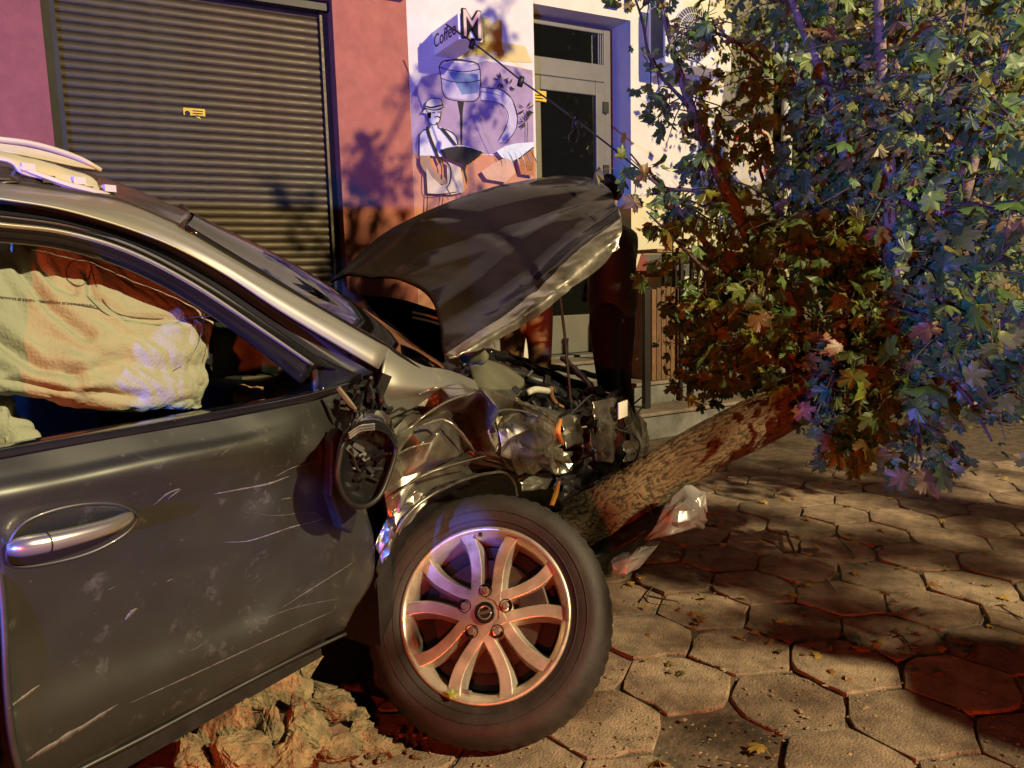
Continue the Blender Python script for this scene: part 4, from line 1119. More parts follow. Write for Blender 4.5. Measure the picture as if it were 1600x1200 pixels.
scraps = [([(876, 650, .05), (905, 645, .05), (914, 690, .03), (880, 702, .02)], 'crumple', 20, .010), ([(922, 628, .10), (962, 620, .12), (960, 655, .10), (925, 656, .08)], 'crumple', 20, .012),
          ([(934, 655, .08), (966, 650, .10), (960, 690, .05), (932, 680, .03)], 'foil', 22, .010), ([(920, 676, .03), (962, 684, .04), (958, 724, .02), (928, 722, .0)], 'crumple', 20, .012),
          ([(968, 626, .16), (984, 626, .2), (1006, 700, .12), (992, 716, .08)], 'crumple', 24, .010), ([(972, 690, .08), (1000, 688, .1), (1004, 716, .1), (976, 722, .06)], 'crumple', 26, .014),
          ([(808, 742, .05), (866, 738, .04), (858, 764, .02), (815, 768, .03)], 'crumple', 14, .005), ([(866, 700, .02), (892, 705, .02), (896, 735, .0), (870, 742, .02)], 'foil', 26, .012),
          ([(868, 740, .04), (900, 742, .04), (896, 768, .02), (866, 770, .02)], 'black', 24, .010), ([(880, 745, .02), (898, 750, .0), (896, 772, .0), (878, 778, .0)], 'black', 30, .008),
          ([(612, 800, .02), (650, 765, .01), (672, 775, .0), (622, 840, .01)], 'crumple', 20, .008), ([(585, 850, .02), (605, 810, .01), (618, 840, .0), (598, 885, .01)], 'crumple', 22, .010),
          ([(846, 640, .12), (878, 655, .12), (880, 672, .1), (850, 662, .08)], 'foil', 22, .008), ([(900, 640, .2), (930, 640, .2), (930, 670, .16), (905, 672, .14)], 'black', 22, .014)]
for i, (qd, m_, sc_, am) in enumerate(scraps):
    scrap('torn_panel', qd, m_, sc_, am, seed=i)
MB().box(Q(973, 640, .06), CD * .045, V((0, 0, .035)), CN * .003).build('reflector', M['white_pl'], CAR, bevel=.002)
# torn white edge of paint
for a_, b_ in (((805, 622), (845, 640)), ((838, 636), (870, 658))):
    scrap('torn_edge', [(a_[0], a_[1], .0), (b_[0], b_[1], .0), (b_[0] - 2, b_[1] + 8, -.01), (a_[0] + 2, a_[1] + 7, -.005)], 'foil', 40, .006, 20, seed=31)
# orange strip, wires
MB().tube([Q(876, 655, -.02), Q(872, 675, -.04), Q(880, 695, -.03)], [.006, .01, .004], 6, smooth=12, flatk=.4).build('indicator_shard', M['orange_pl'], CAR)
MB().tube([Q(874, 752, -.03), Q(869, 770, -.04), Q(862, 790, -.05)], [.004, .009, .008], 6, smooth=12, flatk=.4).build('indicator_shard', M['orange_pl'], CAR)
# wheel-arch lip and liner
MB().tube([Q(x, y, o) for x, y, o in ((600, 875, .03), (628, 815, .0), (672, 775, -.02), (730, 748, -.03), (780, 738, -.02), (800, 748, .0), (808, 775, .02))], .0045, 8, smooth=60, fn=lambda t, a: 1 + .5 * noise.noise(V((t * 20, a * .4, 0)))).build('arch_lip', M['crumple'], CAR, smooth=True)
ln = [[(590, 890, .06), (620, 820, .05), (680, 770, .04), (750, 745, .04), (830, 748, .05), (880, 790, .06)],
      [(590, 930, .16), (630, 850, .16), (690, 800, .16), (755, 780, .16), (830, 790, .16), (880, 830, .16)],
      [(590, 1000, .40), (640, 920, .40), (700, 870, .40), (760, 850, .40), (830, 860, .40), (890, 900, .40)]]
sheet('arch_liner', Qrows(ln), M['black'], CAR, 40, 20, disp=lambda p, u, v: .01 * ridged(p, 10, 2), solid=.003)
# ---- engine bay
eb = [[(640, 575, 1.35), (740, 560, 1.35), (830, 566, 1.3), (910, 590, 1.2), (990, 632, .9)],
      [(660, 590, .8), (750, 585, .8), (830, 600, .8), (900, 622, .7), (985, 655, .6)],
      [(690, 600, .40), (765, 604, .38), (835, 625, .36), (900, 652, .34), (985, 690, .30)],
      [(720, 640, .26), (790, 640, .24), (845, 660, .24), (905, 690, .22), (985, 715, .22)],
      [(740, 720, .26), (800, 725, .26), (850, 740, .26), (910, 765, .24), (975, 770, .22)],
      [(760, 800, .36), (815, 800, .36), (860, 810, .36), (915, 820, .34), (975, 810, .32)]]
def eb_disp(p, u, v): return .05 * ridged(p, 5, 3, 2) + .022 * facet(p, 9, 4)
sheet('engine_bay', Qrows(eb), M['black'], CAR, 110, 100, disp=eb_disp, solid=.004)
box_ = [[(731, 566, .50), (750, 560, .52), (790, 572, .50), (818, 592, .46)], [(738, 590, .34), (760, 580, .40), (795, 588, .40), (819, 598, .38)], [(742, 600, .30), (768, 604, .31), (800, 606, .33), (818, 602, .36)], [(745, 612, .31), (768, 616, .32), (800, 614, .34), (816, 606, .37)]]
sheet('air_box', Qrows(box_), M['olive'], CAR, 20, 20, solid=.004)
MB().tube([Q(730, 556, .4), Q(742, 552, .45), Q(754, 560, .45)], [.03, .035, .03], 14, smooth=10).build('reservoir', M['olive'], CAR, smooth=True)
MB().tube([Q(x, y, .28) for x, y in ((824, 614), (836, 609), (856, 611))], [.012, .014, .014], 10, smooth=14).build('coolant_hose', M['white_pl'], CAR, smooth=True)
MB().tube([Q(x, y, .28) for x, y in ((858, 606), (862, 622), (872, 632), (880, 636))], [.018, .012, .008, .006], 10, smooth=14).build('hose_elbow', mat('rusty_brown', (.25, .13, .05), .6), CAR, smooth=True)
for i, pts in enumerate((((760, 552, .9), (800, 560, .9), (860, 585, .8), (930, 612, .6), (965, 622, .4)), ((745, 548, .7), (780, 575, .7), (850, 600, .6), (900, 640, .4)), ((790, 556, 1.1), (870, 575, 1.1), (940, 590, 1.0), (968, 612, .8)),
                         ((850, 640, .3), (890, 650, .3), (930, 640, .3), (960, 622, .4)), ((880, 560, 1.0), (920, 600, .6), (940, 640, .3)), ((900, 610, .4), (925, 640, .3), (935, 680, .2), (930, 720, .15)), ((800, 610, .4), (870, 625, .4), (940, 660, .3)))):
    MB().tube([Q(*t) for t in pts], random.uniform(.012, .03), 8, smooth=24, fn=lambda t, a: 1 + .2 * math.sin(t * 40 + a)).build('engine_pipe', M[random.choice(['black', 'dark_metal', 'gblack'])], CAR, smooth=True)
for i in range(46):
    x, y = random.uniform(715, 985), 0
    y = 575 + (x - 715) * .22 + random.uniform(-14, 40)
    off = .55 - (y - 575) * .004 + random.uniform(-.05, .12)
    c = Q(x, y, max(.14, off)); r = random.uniform(.008, .03)
    a_ = V((random.uniform(-1, 1), random.uniform(-1, 1), random.uniform(-1, 1))).normalized(); b_ = a_.orthogonal().normalized(); c_ = a_.cross(b_)
    MB().box(c, a_ * r * random.uniform(1, 2.2), b_ * r, c_ * r * random.uniform(.2, .8)).build('engine_fragment', M[random.choice(['black', 'black', 'dark_metal', 'dark_metal', 'crumple', 'black', 'gblack'])], CAR, bevel=.003)
for i in range(9):
    x, y = random.uniform(870, 1000), random.uniform(640, 720)
    p0_ = Q(x, y, .1)
    pts = [p0_ + V((random.uniform(-.1, .1), random.uniform(-.1, .1), random.uniform(-.08, .08))) * k for k in (0, .6, 1.0, 1.4)]
    MB().tube(pts, .004, 5, smooth=16).build('loose_wire', M[random.choice(['black', 'white_pl', 'black', 'dark_metal', 'film'])], CAR)
# radiator pushed back and twisted
ra, rb_, rc = Q(888, 618, .42), Q(968, 640, .36), Q(896, 700, .26)
ru, rv = (rb_ - ra), (rc - ra); rn = ru.cross(rv).normalized()
MB().prism([ra, ra + ru, ra + ru + rv, ra + rv], rn * .03).build('radiator', M['dark_metal'], CAR)
fm = MB()
for k in range(26):
    o_ = ra + ru * (.03 + .94 * k / 25) - rn * .004 * (1 + math.sin(k * 1.3))
    fm.box(o_ + rv * .5, rv * .47, ru.normalized() * .0016, rn * .006)
fm.build('radiator_fins', M['film'], CAR)
MB().tube([ra - rn * .004, ra + ru * .5 - rn * .012, ra + ru], .012, 8, smooth=12).build('radiator_tank', M['black'], CAR, smooth=True)
# front crossmember and mangled grille
MB().tube([Q(985, 640, .9), Q(1000, 665, .5), Q(1004, 700, .2), Q(996, 716, .1)], [.03, .035, .03, .02], 10, smooth=16, fn=lambda t, a: 1 + .25 * math.sin(t * 30 + a * 2)).build('front_crossmember', M['crumple'], CAR, smooth=True)
MB().kbox(.2, 1.25, .30, 1.45, .25, .55).build('engine_block', M['black'], CAR, bevel=.05)

# ---- door mirror, glass gone, hanging by its cable
MI = MB()
face = [(533, 700), (545, 672), (575, 662), (606, 672), (618, 700), (606, 745), (590, 778), (565, 792), (540, 780), (527, 745)]
fo = -.10
ring0 = cr1([Q(x, y, fo) for x, y in face] + [Q(*face[0], fo)], 41)
cen = sum(ring0[:-1], V()) / 40
vdir = (CAM - cen).normalized()
shell = [ring0, [cen + (p - cen) * 1.06 - vdir * .02 for p in ring0], [cen + (p - cen) * 1.0 - vdir * .06 for p in ring0], [cen + (p - cen) * .75 - vdir * .10 for p in ring0], [cen + (p - cen) * .2 - vdir * .115 for p in ring0]]
MI = MB().grid(shell).build('door_mirror', M['gblack'], CAR, smooth=True, fixn=False)
tag(MI, 'broken black door mirror hanging with its glass missing')
MB().tube(ring0, .0065, 8, cap=False).build('mirror_rim', M['black'], MI, smooth=True)
MB().grid([[cen + (p - cen) * .97 - vdir * .003 for p in ring0], [cen + (p - cen) * .9 - vdir * .028 for p in ring0], [cen + (p - cen) * .02 - vdir * .034 for p in ring0]]).build('mirror_cavity', M['gblack'], MI, smooth=True, fixn=False)
mc = Q(568, 722, fo) - vdir * .03
MB().tube([mc, mc + vdir * .012 + V((.01, 0, .01))], [.016, .006], 7).build('mirror_motor', M['black'], MI)
for i in range(22):
    an, rr_m = random.uniform(0, 6.28), random.uniform(.2, .9)
    c = cen + (ring0[int(an / 6.283 * 40)] - cen) * rr_m - vdir * .024; r = random.uniform(.004, .011)
    a_ = V((random.uniform(-1, 1), random.uniform(-1, 1), random.uniform(-1, 1))).normalized(); b_ = a_.orthogonal().normalized()
    MB().box(c, a_ * r * 1.8, b_ * r * .8, a_.cross(b_) * r * .5).build('mirror_clip', M[random.choice(['black', 'gblack', 'dark_metal'])], MI)
MB().tube([Q(x, y, fo) - vdir * .02 for x, y in ((548, 700), (560, 735), (590, 752))], .004, 6, smooth=12).build('mirror_wire', M['black'], MI)
cap_ = [[(548, 672, fo - .01), (560, 645, fo + .03), (588, 640, fo + .05), (608, 652, fo + .05), (620, 690, fo + .01)], [(546, 678, fo - .022), (562, 660, fo - .02), (586, 656, fo - .01), (606, 666, fo - .01), (621, 698, fo - .008)], [(540, 688, fo - .018), (560, 676, fo - .026), (584, 672, fo - .02), (606, 680, fo - .02), (620, 704, fo - .012)]]
sheet('mirror_cap', Qrows(cap_), M['gblack'], MI, 24, 16, solid=.004)
for k in range(3):
    MB().tube([Q(544 + k * 1, 683 + k * 4 - 6, fo - .03), Q(562, 672 + k * 4 - 6, fo - .036), Q(585, 669 + k * 4 - 6, fo - .032)], .0022, 6, smooth=12).build('mirror_ridge', M['chrome'], MI)
back_ = [(520, 690), (530, 668), (548, 680), (536, 720), (540, 770), (560, 800), (552, 835), (535, 825), (518, 775)]
MB().prism([Q(x, y, -.02) for x, y in back_], CN * .03).build('mirror_base', M['black'], MI, bevel=.006)
for pts in (((556, 604), (562, 622), (572, 648)), ((575, 600), (582, 620), (578, 645)), ((590, 605), (596, 625), (590, 648)), ((560, 612), (548, 640), (552, 668)), ((580, 590), (570, 610), (560, 640))):
    MB().tube([Q(x, y, -.02 + random.uniform(-.02, .04)) for x, y in pts], random.uniform(.003, .008), 6, smooth=12).build('mirror_cable', M['black'], MI)
MB().tube([Q(528, 606, .0), Q(545, 628, -.02), Q(556, 640, -.03)], [.006, .007, .004], 6, smooth=8).build('mirror_bracket', M['olive'], MI)
for i in range(14):
    c = Q(random.uniform(540, 606), random.uniform(590, 650), random.uniform(-.03, .05)); r = random.uniform(.006, .018)
    a_ = V((random.uniform(-1, 1), random.uniform(-1, 1), random.uniform(-1, 1))).normalized(); b_ = a_.orthogonal().normalized()
    MB().box(c, a_ * r * 1.6, b_ * r * .9, a_.cross(b_) * r * .3).build('mirror_shard', M[random.choice(['black', 'gblack', 'black', 'dark_metal'])], MI)

# ---- front wheel, knocked over and leaning outwards
WC = P(757, 957, 2.14)
tv = (CAM - WC).normalized()
tilt = (UP * .62 - RT * .78).normalized()
WNn = (tv * math.cos(math.radians(13)) + (tilt - tv * tilt.dot(tv)).normalized() * math.sin(math.radians(13))).normalized()
RTy = .352; TW = .20
upw = (UP - WNn * UP.dot(WNn)).normalized(); rtw = upw.cross(WNn)
def WL(r, ang, h=0.0):
    a = math.radians(ang)
    return WC + (rtw * math.sin(a) + upw * math.cos(a)) * r + WNn * h
WH = bpy.data.objects.new('front_wheel', None); COL.objects.link(WH); attach(WH, CAR)
WH['label'] = 'front wheel leaning outwards on its dusty tyre'
WH.matrix_parent_inverse = Matrix.Identity(4); WH.location = (0, 0, 0)
WH.matrix_parent_inverse = Matrix.Translation(-V(CAR.location))
RR = .243
sec = [(RR - .004, -.004), (RR + .004, .004), (RR + .012, .008), (RR + .030, .014), (RR + .055, .017), (RR + .070, .014), (RR + .086, .004), (RR + .098, -.010), (RTy - .004, -.024), (RTy, -.036), (RTy + .002, -.10), (RTy, -TW + .03), (RTy - .012, -TW + .012), (RR + .06, -TW - .006), (RR + .01, -TW + .0), (RR - .004, -TW + .01)]
tb = MB()
n_ = 180
vs = []
for k in range(n_):
    for i, (r, h) in enumerate(sec):
        rr2, hh = r, h
        if 8 <= i <= 9 and k % 3 == 0: rr2 -= .004
        if i in (10, 11) and k % 3 == 0: rr2 -= .004
        vs.append(WL(rr2, 360 * k / n_, hh))
m_ = len(sec)
tb.add(vs, [(k * m_ + i, k * m_ + i + 1, ((k + 1) % n_) * m_ + i + 1, ((k + 1) % n_) * m_ + i) for k in range(n_) for i in range(m_ - 1)])
TY = tb.build('tyre', M['rubber'], WH, smooth=True)
for r_, h_ in ((RR + .045, .0165), (RR + .018, .0108)):
    MB().tube([WL(r_, a * 4, h_) for a in range(91)], .0014, 5, cap=False).build('sidewall_rib', M['rubber'], TY, smooth=True)
rb = MB()
def ringprof(prof, n=96):
    mb = MB(); m = len(prof)
    mb.add([WL(r, 360 * k / n, h) for k in range(n) for r, h in prof], [(k * m + i, k * m + i + 1, ((k + 1) % n) * m + i + 1, ((k + 1) % n) * m + i) for k in range(n) for i in range(m - 1)])
    return mb
RIM = ringprof([(RR - .002, -.006), (RR, .003), (RR - .005, .007), (RR - .012, .005), (RR - .016, -.004), (RR - .026, -.010), (RR - .034, -.05), (RR - .040, -.16), (RR - .05, -.18)]).build('rim', M['rim'], WH, smooth=True)
ringprof([(.0, -.055), (.155, -.055), (.158, -.062), (.158, -.075), (.0, -.075)]).build('brake_disc', M['disc'], WH)
ringprof([(.0, -.085), (.20, -.085), (.205, -.17)]).build('wheel_backing', M['black'], WH)
# caliper
cb = MB()
pr = [WL(r, a, -.05) for r, a in ((.10, 55), (.175, 48), (.182, 62), (.182, 78), (.175, 92), (.10, 85))]
cb.prism(pr, WNn * .028).build('brake_caliper', M['disc'], WH, bevel=.006)
def spoke(pc, sgn):
    aT = pc + sgn * 17.0
    f = lambda r, t: WL(r, t, 0)
    cl = [(.042, pc + sgn * 3), (.060, pc + sgn * 9), (.084, pc + sgn * 15), (.115, pc + sgn * 20), (.160, pc + sgn * 22.0), (.200, pc + sgn * 20.5), (RR - .012, pc + sgn * 18)]
    wd_ = [.024, .0185, .0165, .0165, .0175, .0185, .0195]
    hh = [-.006, -.007, -.008, -.009, -.008, -.006, -.003]
    c = cr1([V((r, a, h)) for (r, a), h in zip(cl, hh)], 18); wv = cr1([V((x, 0, 0)) for x in wd_], 18)
    top_l, top_r, bl, br = [], [], [], []
    pts = [WL(q.x, q.y, q.z) for q in c]
    for i, p in enumerate(pts):
        t = (pts[min(i + 1, 17)] - pts[max(i - 1, 0)]).normalized(); side = t.cross(WNn).normalized()
        w_ = wv[i].x * .92
        top_l.append(p - side * w_); top_r.append(p + side * w_)
        bl.append(p - side * (w_ + .010) - WNn * .052); br.append(p + side * (w_ + .010) - WNn * .052)
    mb = MB()
    mb.grid([bl, top_l]); mb.grid([top_l, top_r]); mb.grid([top_r, br])
    mb.add([bl[-1], top_l[-1], top_r[-1], br[-1]], [(0, 1, 2, 3)])
    o = mb.build('spoke', M['rim'], WH)
    bm = bmesh.new(); bm.from_mesh(o.data); bmesh.ops.remove_doubles(bm, verts=bm.verts, dist=1e-5); bmesh.ops.recalc_face_normals(bm, faces=bm.faces); bm.to_mesh(o.data); bm.free()
    md = o.modifiers.new('bevel', 'BEVEL'); md.width = .002; md.segments = 2; md.limit_method = 'ANGLE'; md.angle_limit = math.radians(30)
for k in range(5):
    for sg in (-1, 1): spoke(-40 + 6 + 72 * k - 3, sg)
ringprof([(.0, -.009), (.05, -.009), (.066, -.011), (.076, -.018), (.080, -.045)]).build('hub', M['rim'], WH, smooth=True)
for k in range(5):
    ctr = WL(.062, -3 + 72 * k, -.0085)
    MB().lathe([(.019, .0005), (.019, .003), (.0165, .003), (.0155, -.004), (0, -.004)], ctr, WNn, 20).build('lug_recess', M['black'], WH)
    nut = MB(); 
    nut.prism([ctr + WNn * .0 + (rtw * math.cos(q * math.pi / 3) + upw * math.sin(q * math.pi / 3)) * .0105 for q in range(6)], WNn * .012)
    nut.build('lug_nut', M['rimd'], WH, bevel=.002)
ctr = WL(0, 0, -.008)
CAP = MB().lathe([(.0295, 0), (.0295, .006), (.027, .008), (.0255, .004), (0, .004)], ctr, WNn, 40).build('centre_cap', M['black'], WH, smooth=False)
lg = MB()
lg.tube([ctr + (rtw * math.cos(t / 36 * 6.2832) + upw * math.sin(t / 36 * 6.2832)) * .0175 + WNn * .006 for t in range(37)], .0026, 6, cap=False)
dgl = (rtw * math.cos(math.radians(17)) + upw * math.sin(math.radians(17))).normalized()
lg.box(ctr + WNn * .0075, dgl * .021, dgl.cross(WNn) * .0045, WNn * .002)
lg.build('cap_emblem', M['chrome'], CAP)
MB().box(WL(RR - .022, 352, -.004), upw * .004, rtw * .004, WNn * .012).build('valve', M['black'], WH)
for a_ in (300, 246, 190, 12):
    MB().box(WL(RR - .03, a_, -.02), (WL(1, a_) - WC).normalized() * .008, (WL(1, a_ + 90) - WC).normalized() * .014, WNn * .01).build('balance_weight', M['rimd'], WH, bevel=.002)

# ================================================================== FALLEN MAPLE
TREE = thing('fallen_maple_tree', 'maple tree knocked over beside the car, trunk leaning to the ground', 'tree', P(900, 820, 2.95))
tp = [P(800, 872, 2.95), P(900, 822, 2.95), P(985, 772, 3.0), P(1085, 710, 3.05), P(1180, 660, 3.15), P(1290, 598, 3.3)]
def bark_fn(t, a):
    q = V((math.cos(a) * 1.2, math.sin(a) * 1.2, t * 3.2))
    return 1 + .05 * noise.noise(q * 1.6) + .055 * (abs(noise.noise(V((q.x * 5.5, q.y * 5.5, q.z * 2.4)))) * 2 - .5) + .02 * noise.noise(q * 17)
def trunk_h(t, a):
    q = V((math.cos(a) * .11, math.sin(a) * .11, t * 1.9))
    w_ = V((noise.noise(q * 9), noise.noise(q * 9 + V((5, 0, 0))), 0)) * .018
    f = abs(noise.noise(V((q.x * 70, q.y * 70, q.z * 11)) + w_ * 90)) + .5 * abs(noise.noise(V((q.x * 130, q.y * 130, q.z * 34))))
    return min(1.0, f * 2.2)
def trunk_fn(t, a):
    q = V((math.cos(a) * 1.2, math.sin(a) * 1.2, t * 3.2))
    return 1 + .06 * noise.noise(q * 1.6) + .075 * (trunk_h(t, a) - .5)
tmb = MB().tube(tp, [.108, .103, .098, .096, .100, .104], 150, smooth=520, fn=trunk_fn)
to_ = tmb.build('trunk', M['bark_t'], TREE, smooth=True)
hs_ = [trunk_h(i / 519, 2 * math.pi * k / 150) for i in range(520) for k in range(150)]
at_ = to_.data.attributes.new('rnd', 'FLOAT', 'POINT'); at_.data.foreach_set('value', hs_)
HUB = P(1290, 598, 3.3)
br = []   # (points, r0, r1)
def Bz(*pts): return [P(*p) for p in pts]
limbs = [
    (Bz((1280, 604, 3.28), (1240, 560, 3.35), (1180, 480, 3.45), (1110, 390, 3.6), (1010, 262, 3.8)), .05, .008),
    (Bz((1285, 600, 3.3), (1235, 480, 3.4), (1150, 330, 3.55), (1080, 170, 3.7), (1035, 10, 3.85), (1010, -120, 4.0)), .055, .008),
    (Bz((1290, 598, 3.3), (1320, 480, 3.3), (1335, 330, 3.35), (1300, 160, 3.45), (1230, -20, 3.55), (1180, -220, 3.6)), .06, .01),
    (Bz((1295, 596, 3.3), (1345, 480, 3.5), (1350, 300, 3.7), (1340, 210, 3.8), (1310, 90, 3.9), (1270, -120, 4.0)), .055, .012),
    (Bz((1295, 596, 3.3), (1380, 480, 3.2), (1390, 300, 3.1), (1378, 150, 3.1), (1372, -30, 3.1), (1365, -260, 3.2)), .05, .016),
    (Bz((1300, 596, 3.3), (1400, 520, 3.2), (1480, 380, 3.15), (1530, 220, 3.1), (1580, 40, 3.1), (1620, -160, 3.2)), .05, .012),
    (Bz((1300, 600, 3.3), (1390, 560, 3.1), (1480, 540, 3.0), (1580, 500, 2.95), (1720, 430, 2.9)), .04, .012),
    (Bz((1300, 600, 3.28), (1350, 560, 3.0), (1400, 590, 2.85), (1430, 650, 2.78), (1440, 720, 2.75)), .025, .004),
    (Bz((1300, 600, 3.28), (1340, 560, 3.05), (1365, 580, 2.9), (1375, 640, 2.82), (1360, 715, 2.8)), .022, .004),
    (Bz((1390, 560, 3.1), (1450, 570, 2.95), (1510, 620, 2.85), (1550, 690, 2.8)), .018, .004),
    (Bz((1280, 600, 3.3), (1210, 560, 3.35), (1140, 530, 3.4), (1060, 480, 3.5)), .03, .005),
    (Bz((1200, 505, 3.45), (1120, 440, 3.5), (1060, 380, 3.55), (1010, 330, 3.6)), .02, .004),
    (Bz((1150, 330, 3.55), (1090, 300, 3.6), (1030, 290, 3.65), (985, 240, 3.7)), .02, .004),
    (Bz((1335, 330, 3.35), (1400, 250, 3.3), (1470, 180, 3.3), (1560, 90, 3.3)), .022, .005),
    (Bz((1300, 160, 3.45), (1220, 120, 3.5), (1140, 60, 3.6), (1070, 40, 3.6)), .02, .004),
    (Bz((1345, 480, 3.5), (1270, 400, 3.55), (1200, 300, 3.65), (1170, 190, 3.75)), .025, .005),
    (Bz((1390, 300, 3.1), (1450, 330, 3.0), (1520, 320, 2.95), (1580, 330, 2.9)), .018, .004),
    (Bz((1240, 560, 3.35), (1230, 610, 3.2), (1270, 650, 3.1), (1310, 690, 3.05)), .016, .004),
    (Bz((1380, 480, 3.2), (1450, 440, 3.05), (1510, 430, 2.95), (1570, 400, 2.9)), .018, .004),
    (Bz((1230, -20, 3.55), (1130, -90, 3.5), (1030, -160, 3.5), (930, -200, 3.5)), .02, .004),
    (Bz((1080, 170, 3.7), (1020, 100, 3.8), (1000, 20, 3.9), (960, -90, 4.0)), .015, .004),
    (Bz((1300, 600, 3.3), (1320, 570, 3.0), (1300, 600, 2.95), (1290, 660, 2.92)), .014, .003),
    (Bz((1180, -220, 3.6), (1120, -260, 4.0), (1060, -230, 4.4), (990, -120, 4.8)), .02, .004),
    (Bz((1270, -120, 4.0), (1250, -240, 4.0), (1260, -340, 4.1), (1290, -420, 4.2)), .02, .004),
    (Bz((1365, -260, 3.2), (1340, -340, 3.5), (1300, -380, 3.9), (1200, -330, 4.3), (1080, -220, 4.7)), .02, .004),
    (Bz((1230, -20, 3.55), (1200, -100, 4.0), (1120, -130, 4.5), (1030, -60, 4.9)), .02, .004),
    (Bz((1450, 440, 3.05), (1490, 500, 2.95), (1530, 560, 2.9), (1590, 640, 2.85)), .014, .003),
    (Bz((1400, 520, 3.2), (1470, 470, 3.4), (1540, 480, 3.5), (1640, 520, 3.5)), .02, .004),
    (Bz((1320, 480, 3.3), (1400, 400, 3.3), (1450, 330, 3.35), (1500, 260, 3.4)), .02, .004),
    (Bz((1335, 330, 3.35), (1270, 330, 3.3), (1220, 390, 3.25), (1190, 450, 3.2)), .016, .003),
    (Bz((1480, 380, 3.15), (1540, 330, 3.3), (1610, 260, 3.4)), .016, .003),
    (Bz((1390, 300, 3.1), (1440, 200, 3.0), (1490, 100, 3.0), (1520, -40, 3.0)), .016, .003),
    (Bz((1300, 160, 3.45), (1340, 100, 3.3), (1400, 60, 3.2), (1470, 20, 3.2)), .016, .003),
    (Bz((1240, 570, 3.35), (1170, 565, 3.5), (1110, 570, 3.7), (1065, 560, 3.85)), .016, .003),
    (Bz((1180, 480, 3.45), (1130, 490, 3.6), (1085, 500, 3.8), (1060, 470, 3.9)), .016, .003),
    (Bz((1210, 560, 3.35), (1170, 600, 3.5), (1130, 590, 3.7), (1090, 530, 3.9)), .014, .003),
    (Bz((1240, 560, 3.35), (1300, 520, 3.15), (1340, 470, 3.05), (1390, 430, 2.95)), .016, .003),
]
stub = Bz((1225, 640, 3.1), (1222, 590, 3.1), (1212, 545, 3.12), (1190, 500, 3.2))
for pts, r0, r1 in limbs:
    n = 26
    r0 *= .72
    MB().tube(pts, [r0 + (r1 - r0) * i / (len(pts) - 1) for i in range(len(pts))], 9, smooth=n, fn=lambda t, a: 1 + .1 * math.sin(t * 31 + a * 2)).build('branch', M['bark'] if r0 > .03 else M['twig'], TREE, smooth=True)
# leaf shapes
half = [(0, 1), (.07, .84), (.13, .80), (.16, .70), (.24, .66), (.20, .50), (.38, .60), (.50, .68), (.52, .60), (.66, .62), (.60, .50), (.74, .42), (.62, .34), (.44, .22), (.56, .12), (.60, .02), (.40, .0), (.24, -.10), (.10, -.10), (.02, -.06)]
def leaf_geo(seed, petiole=True):
    r = random.Random(seed)
    bend, fold = r.uniform(.1, 1.0), r.uniform(.0, .8)
    tw_ = r.uniform(-.5, .5); asym = r.uniform(-.15, .15)
    out = [(x, y) for x, y in half] + [(-x, y) for x, y in reversed(half[1:])]
    sx = r.uniform(.85, 1.1)
    def z(x, y): return -bend * (y * y) * .6 - fold * abs(x) * .8 + .3 * fold * x * x + .06 * math.sin(x * 9 + seed) 
    vs = [V((x * sx + asym * y * y, y, z(x, y) + tw_ * x * y)) for x, y in out] + [V((0, .25, z(0, .25) + .02))]
    n = len(out)
    fs = [(i, (i + 1) % n, n) for i in range(n)]
    if petiole:
        b = len(vs)
        vs += [V((-.018, -.05, 0)), V((.018, -.05, 0)), V((.012, -.75, -.12 - bend * .4)), V((-.012, -.75, -.12 - bend * .4))]
        fs.append((b, b + 1, b + 2, b + 3))
    return vs, fs
LG = [leaf_geo(s) for s in range(9)]
def leafmesh(k, m):
    me = bpy.data.meshes.new('leaf'); me.from_pydata([tuple(v) for v in LG[k][0]], [], LG[k][1]); me.materials.append(m)
    me.polygons.foreach_set('use_smooth', [True] * len(me.polygons)); return me
LM = [leafmesh(k, M['leaf']) for k in range(9)]
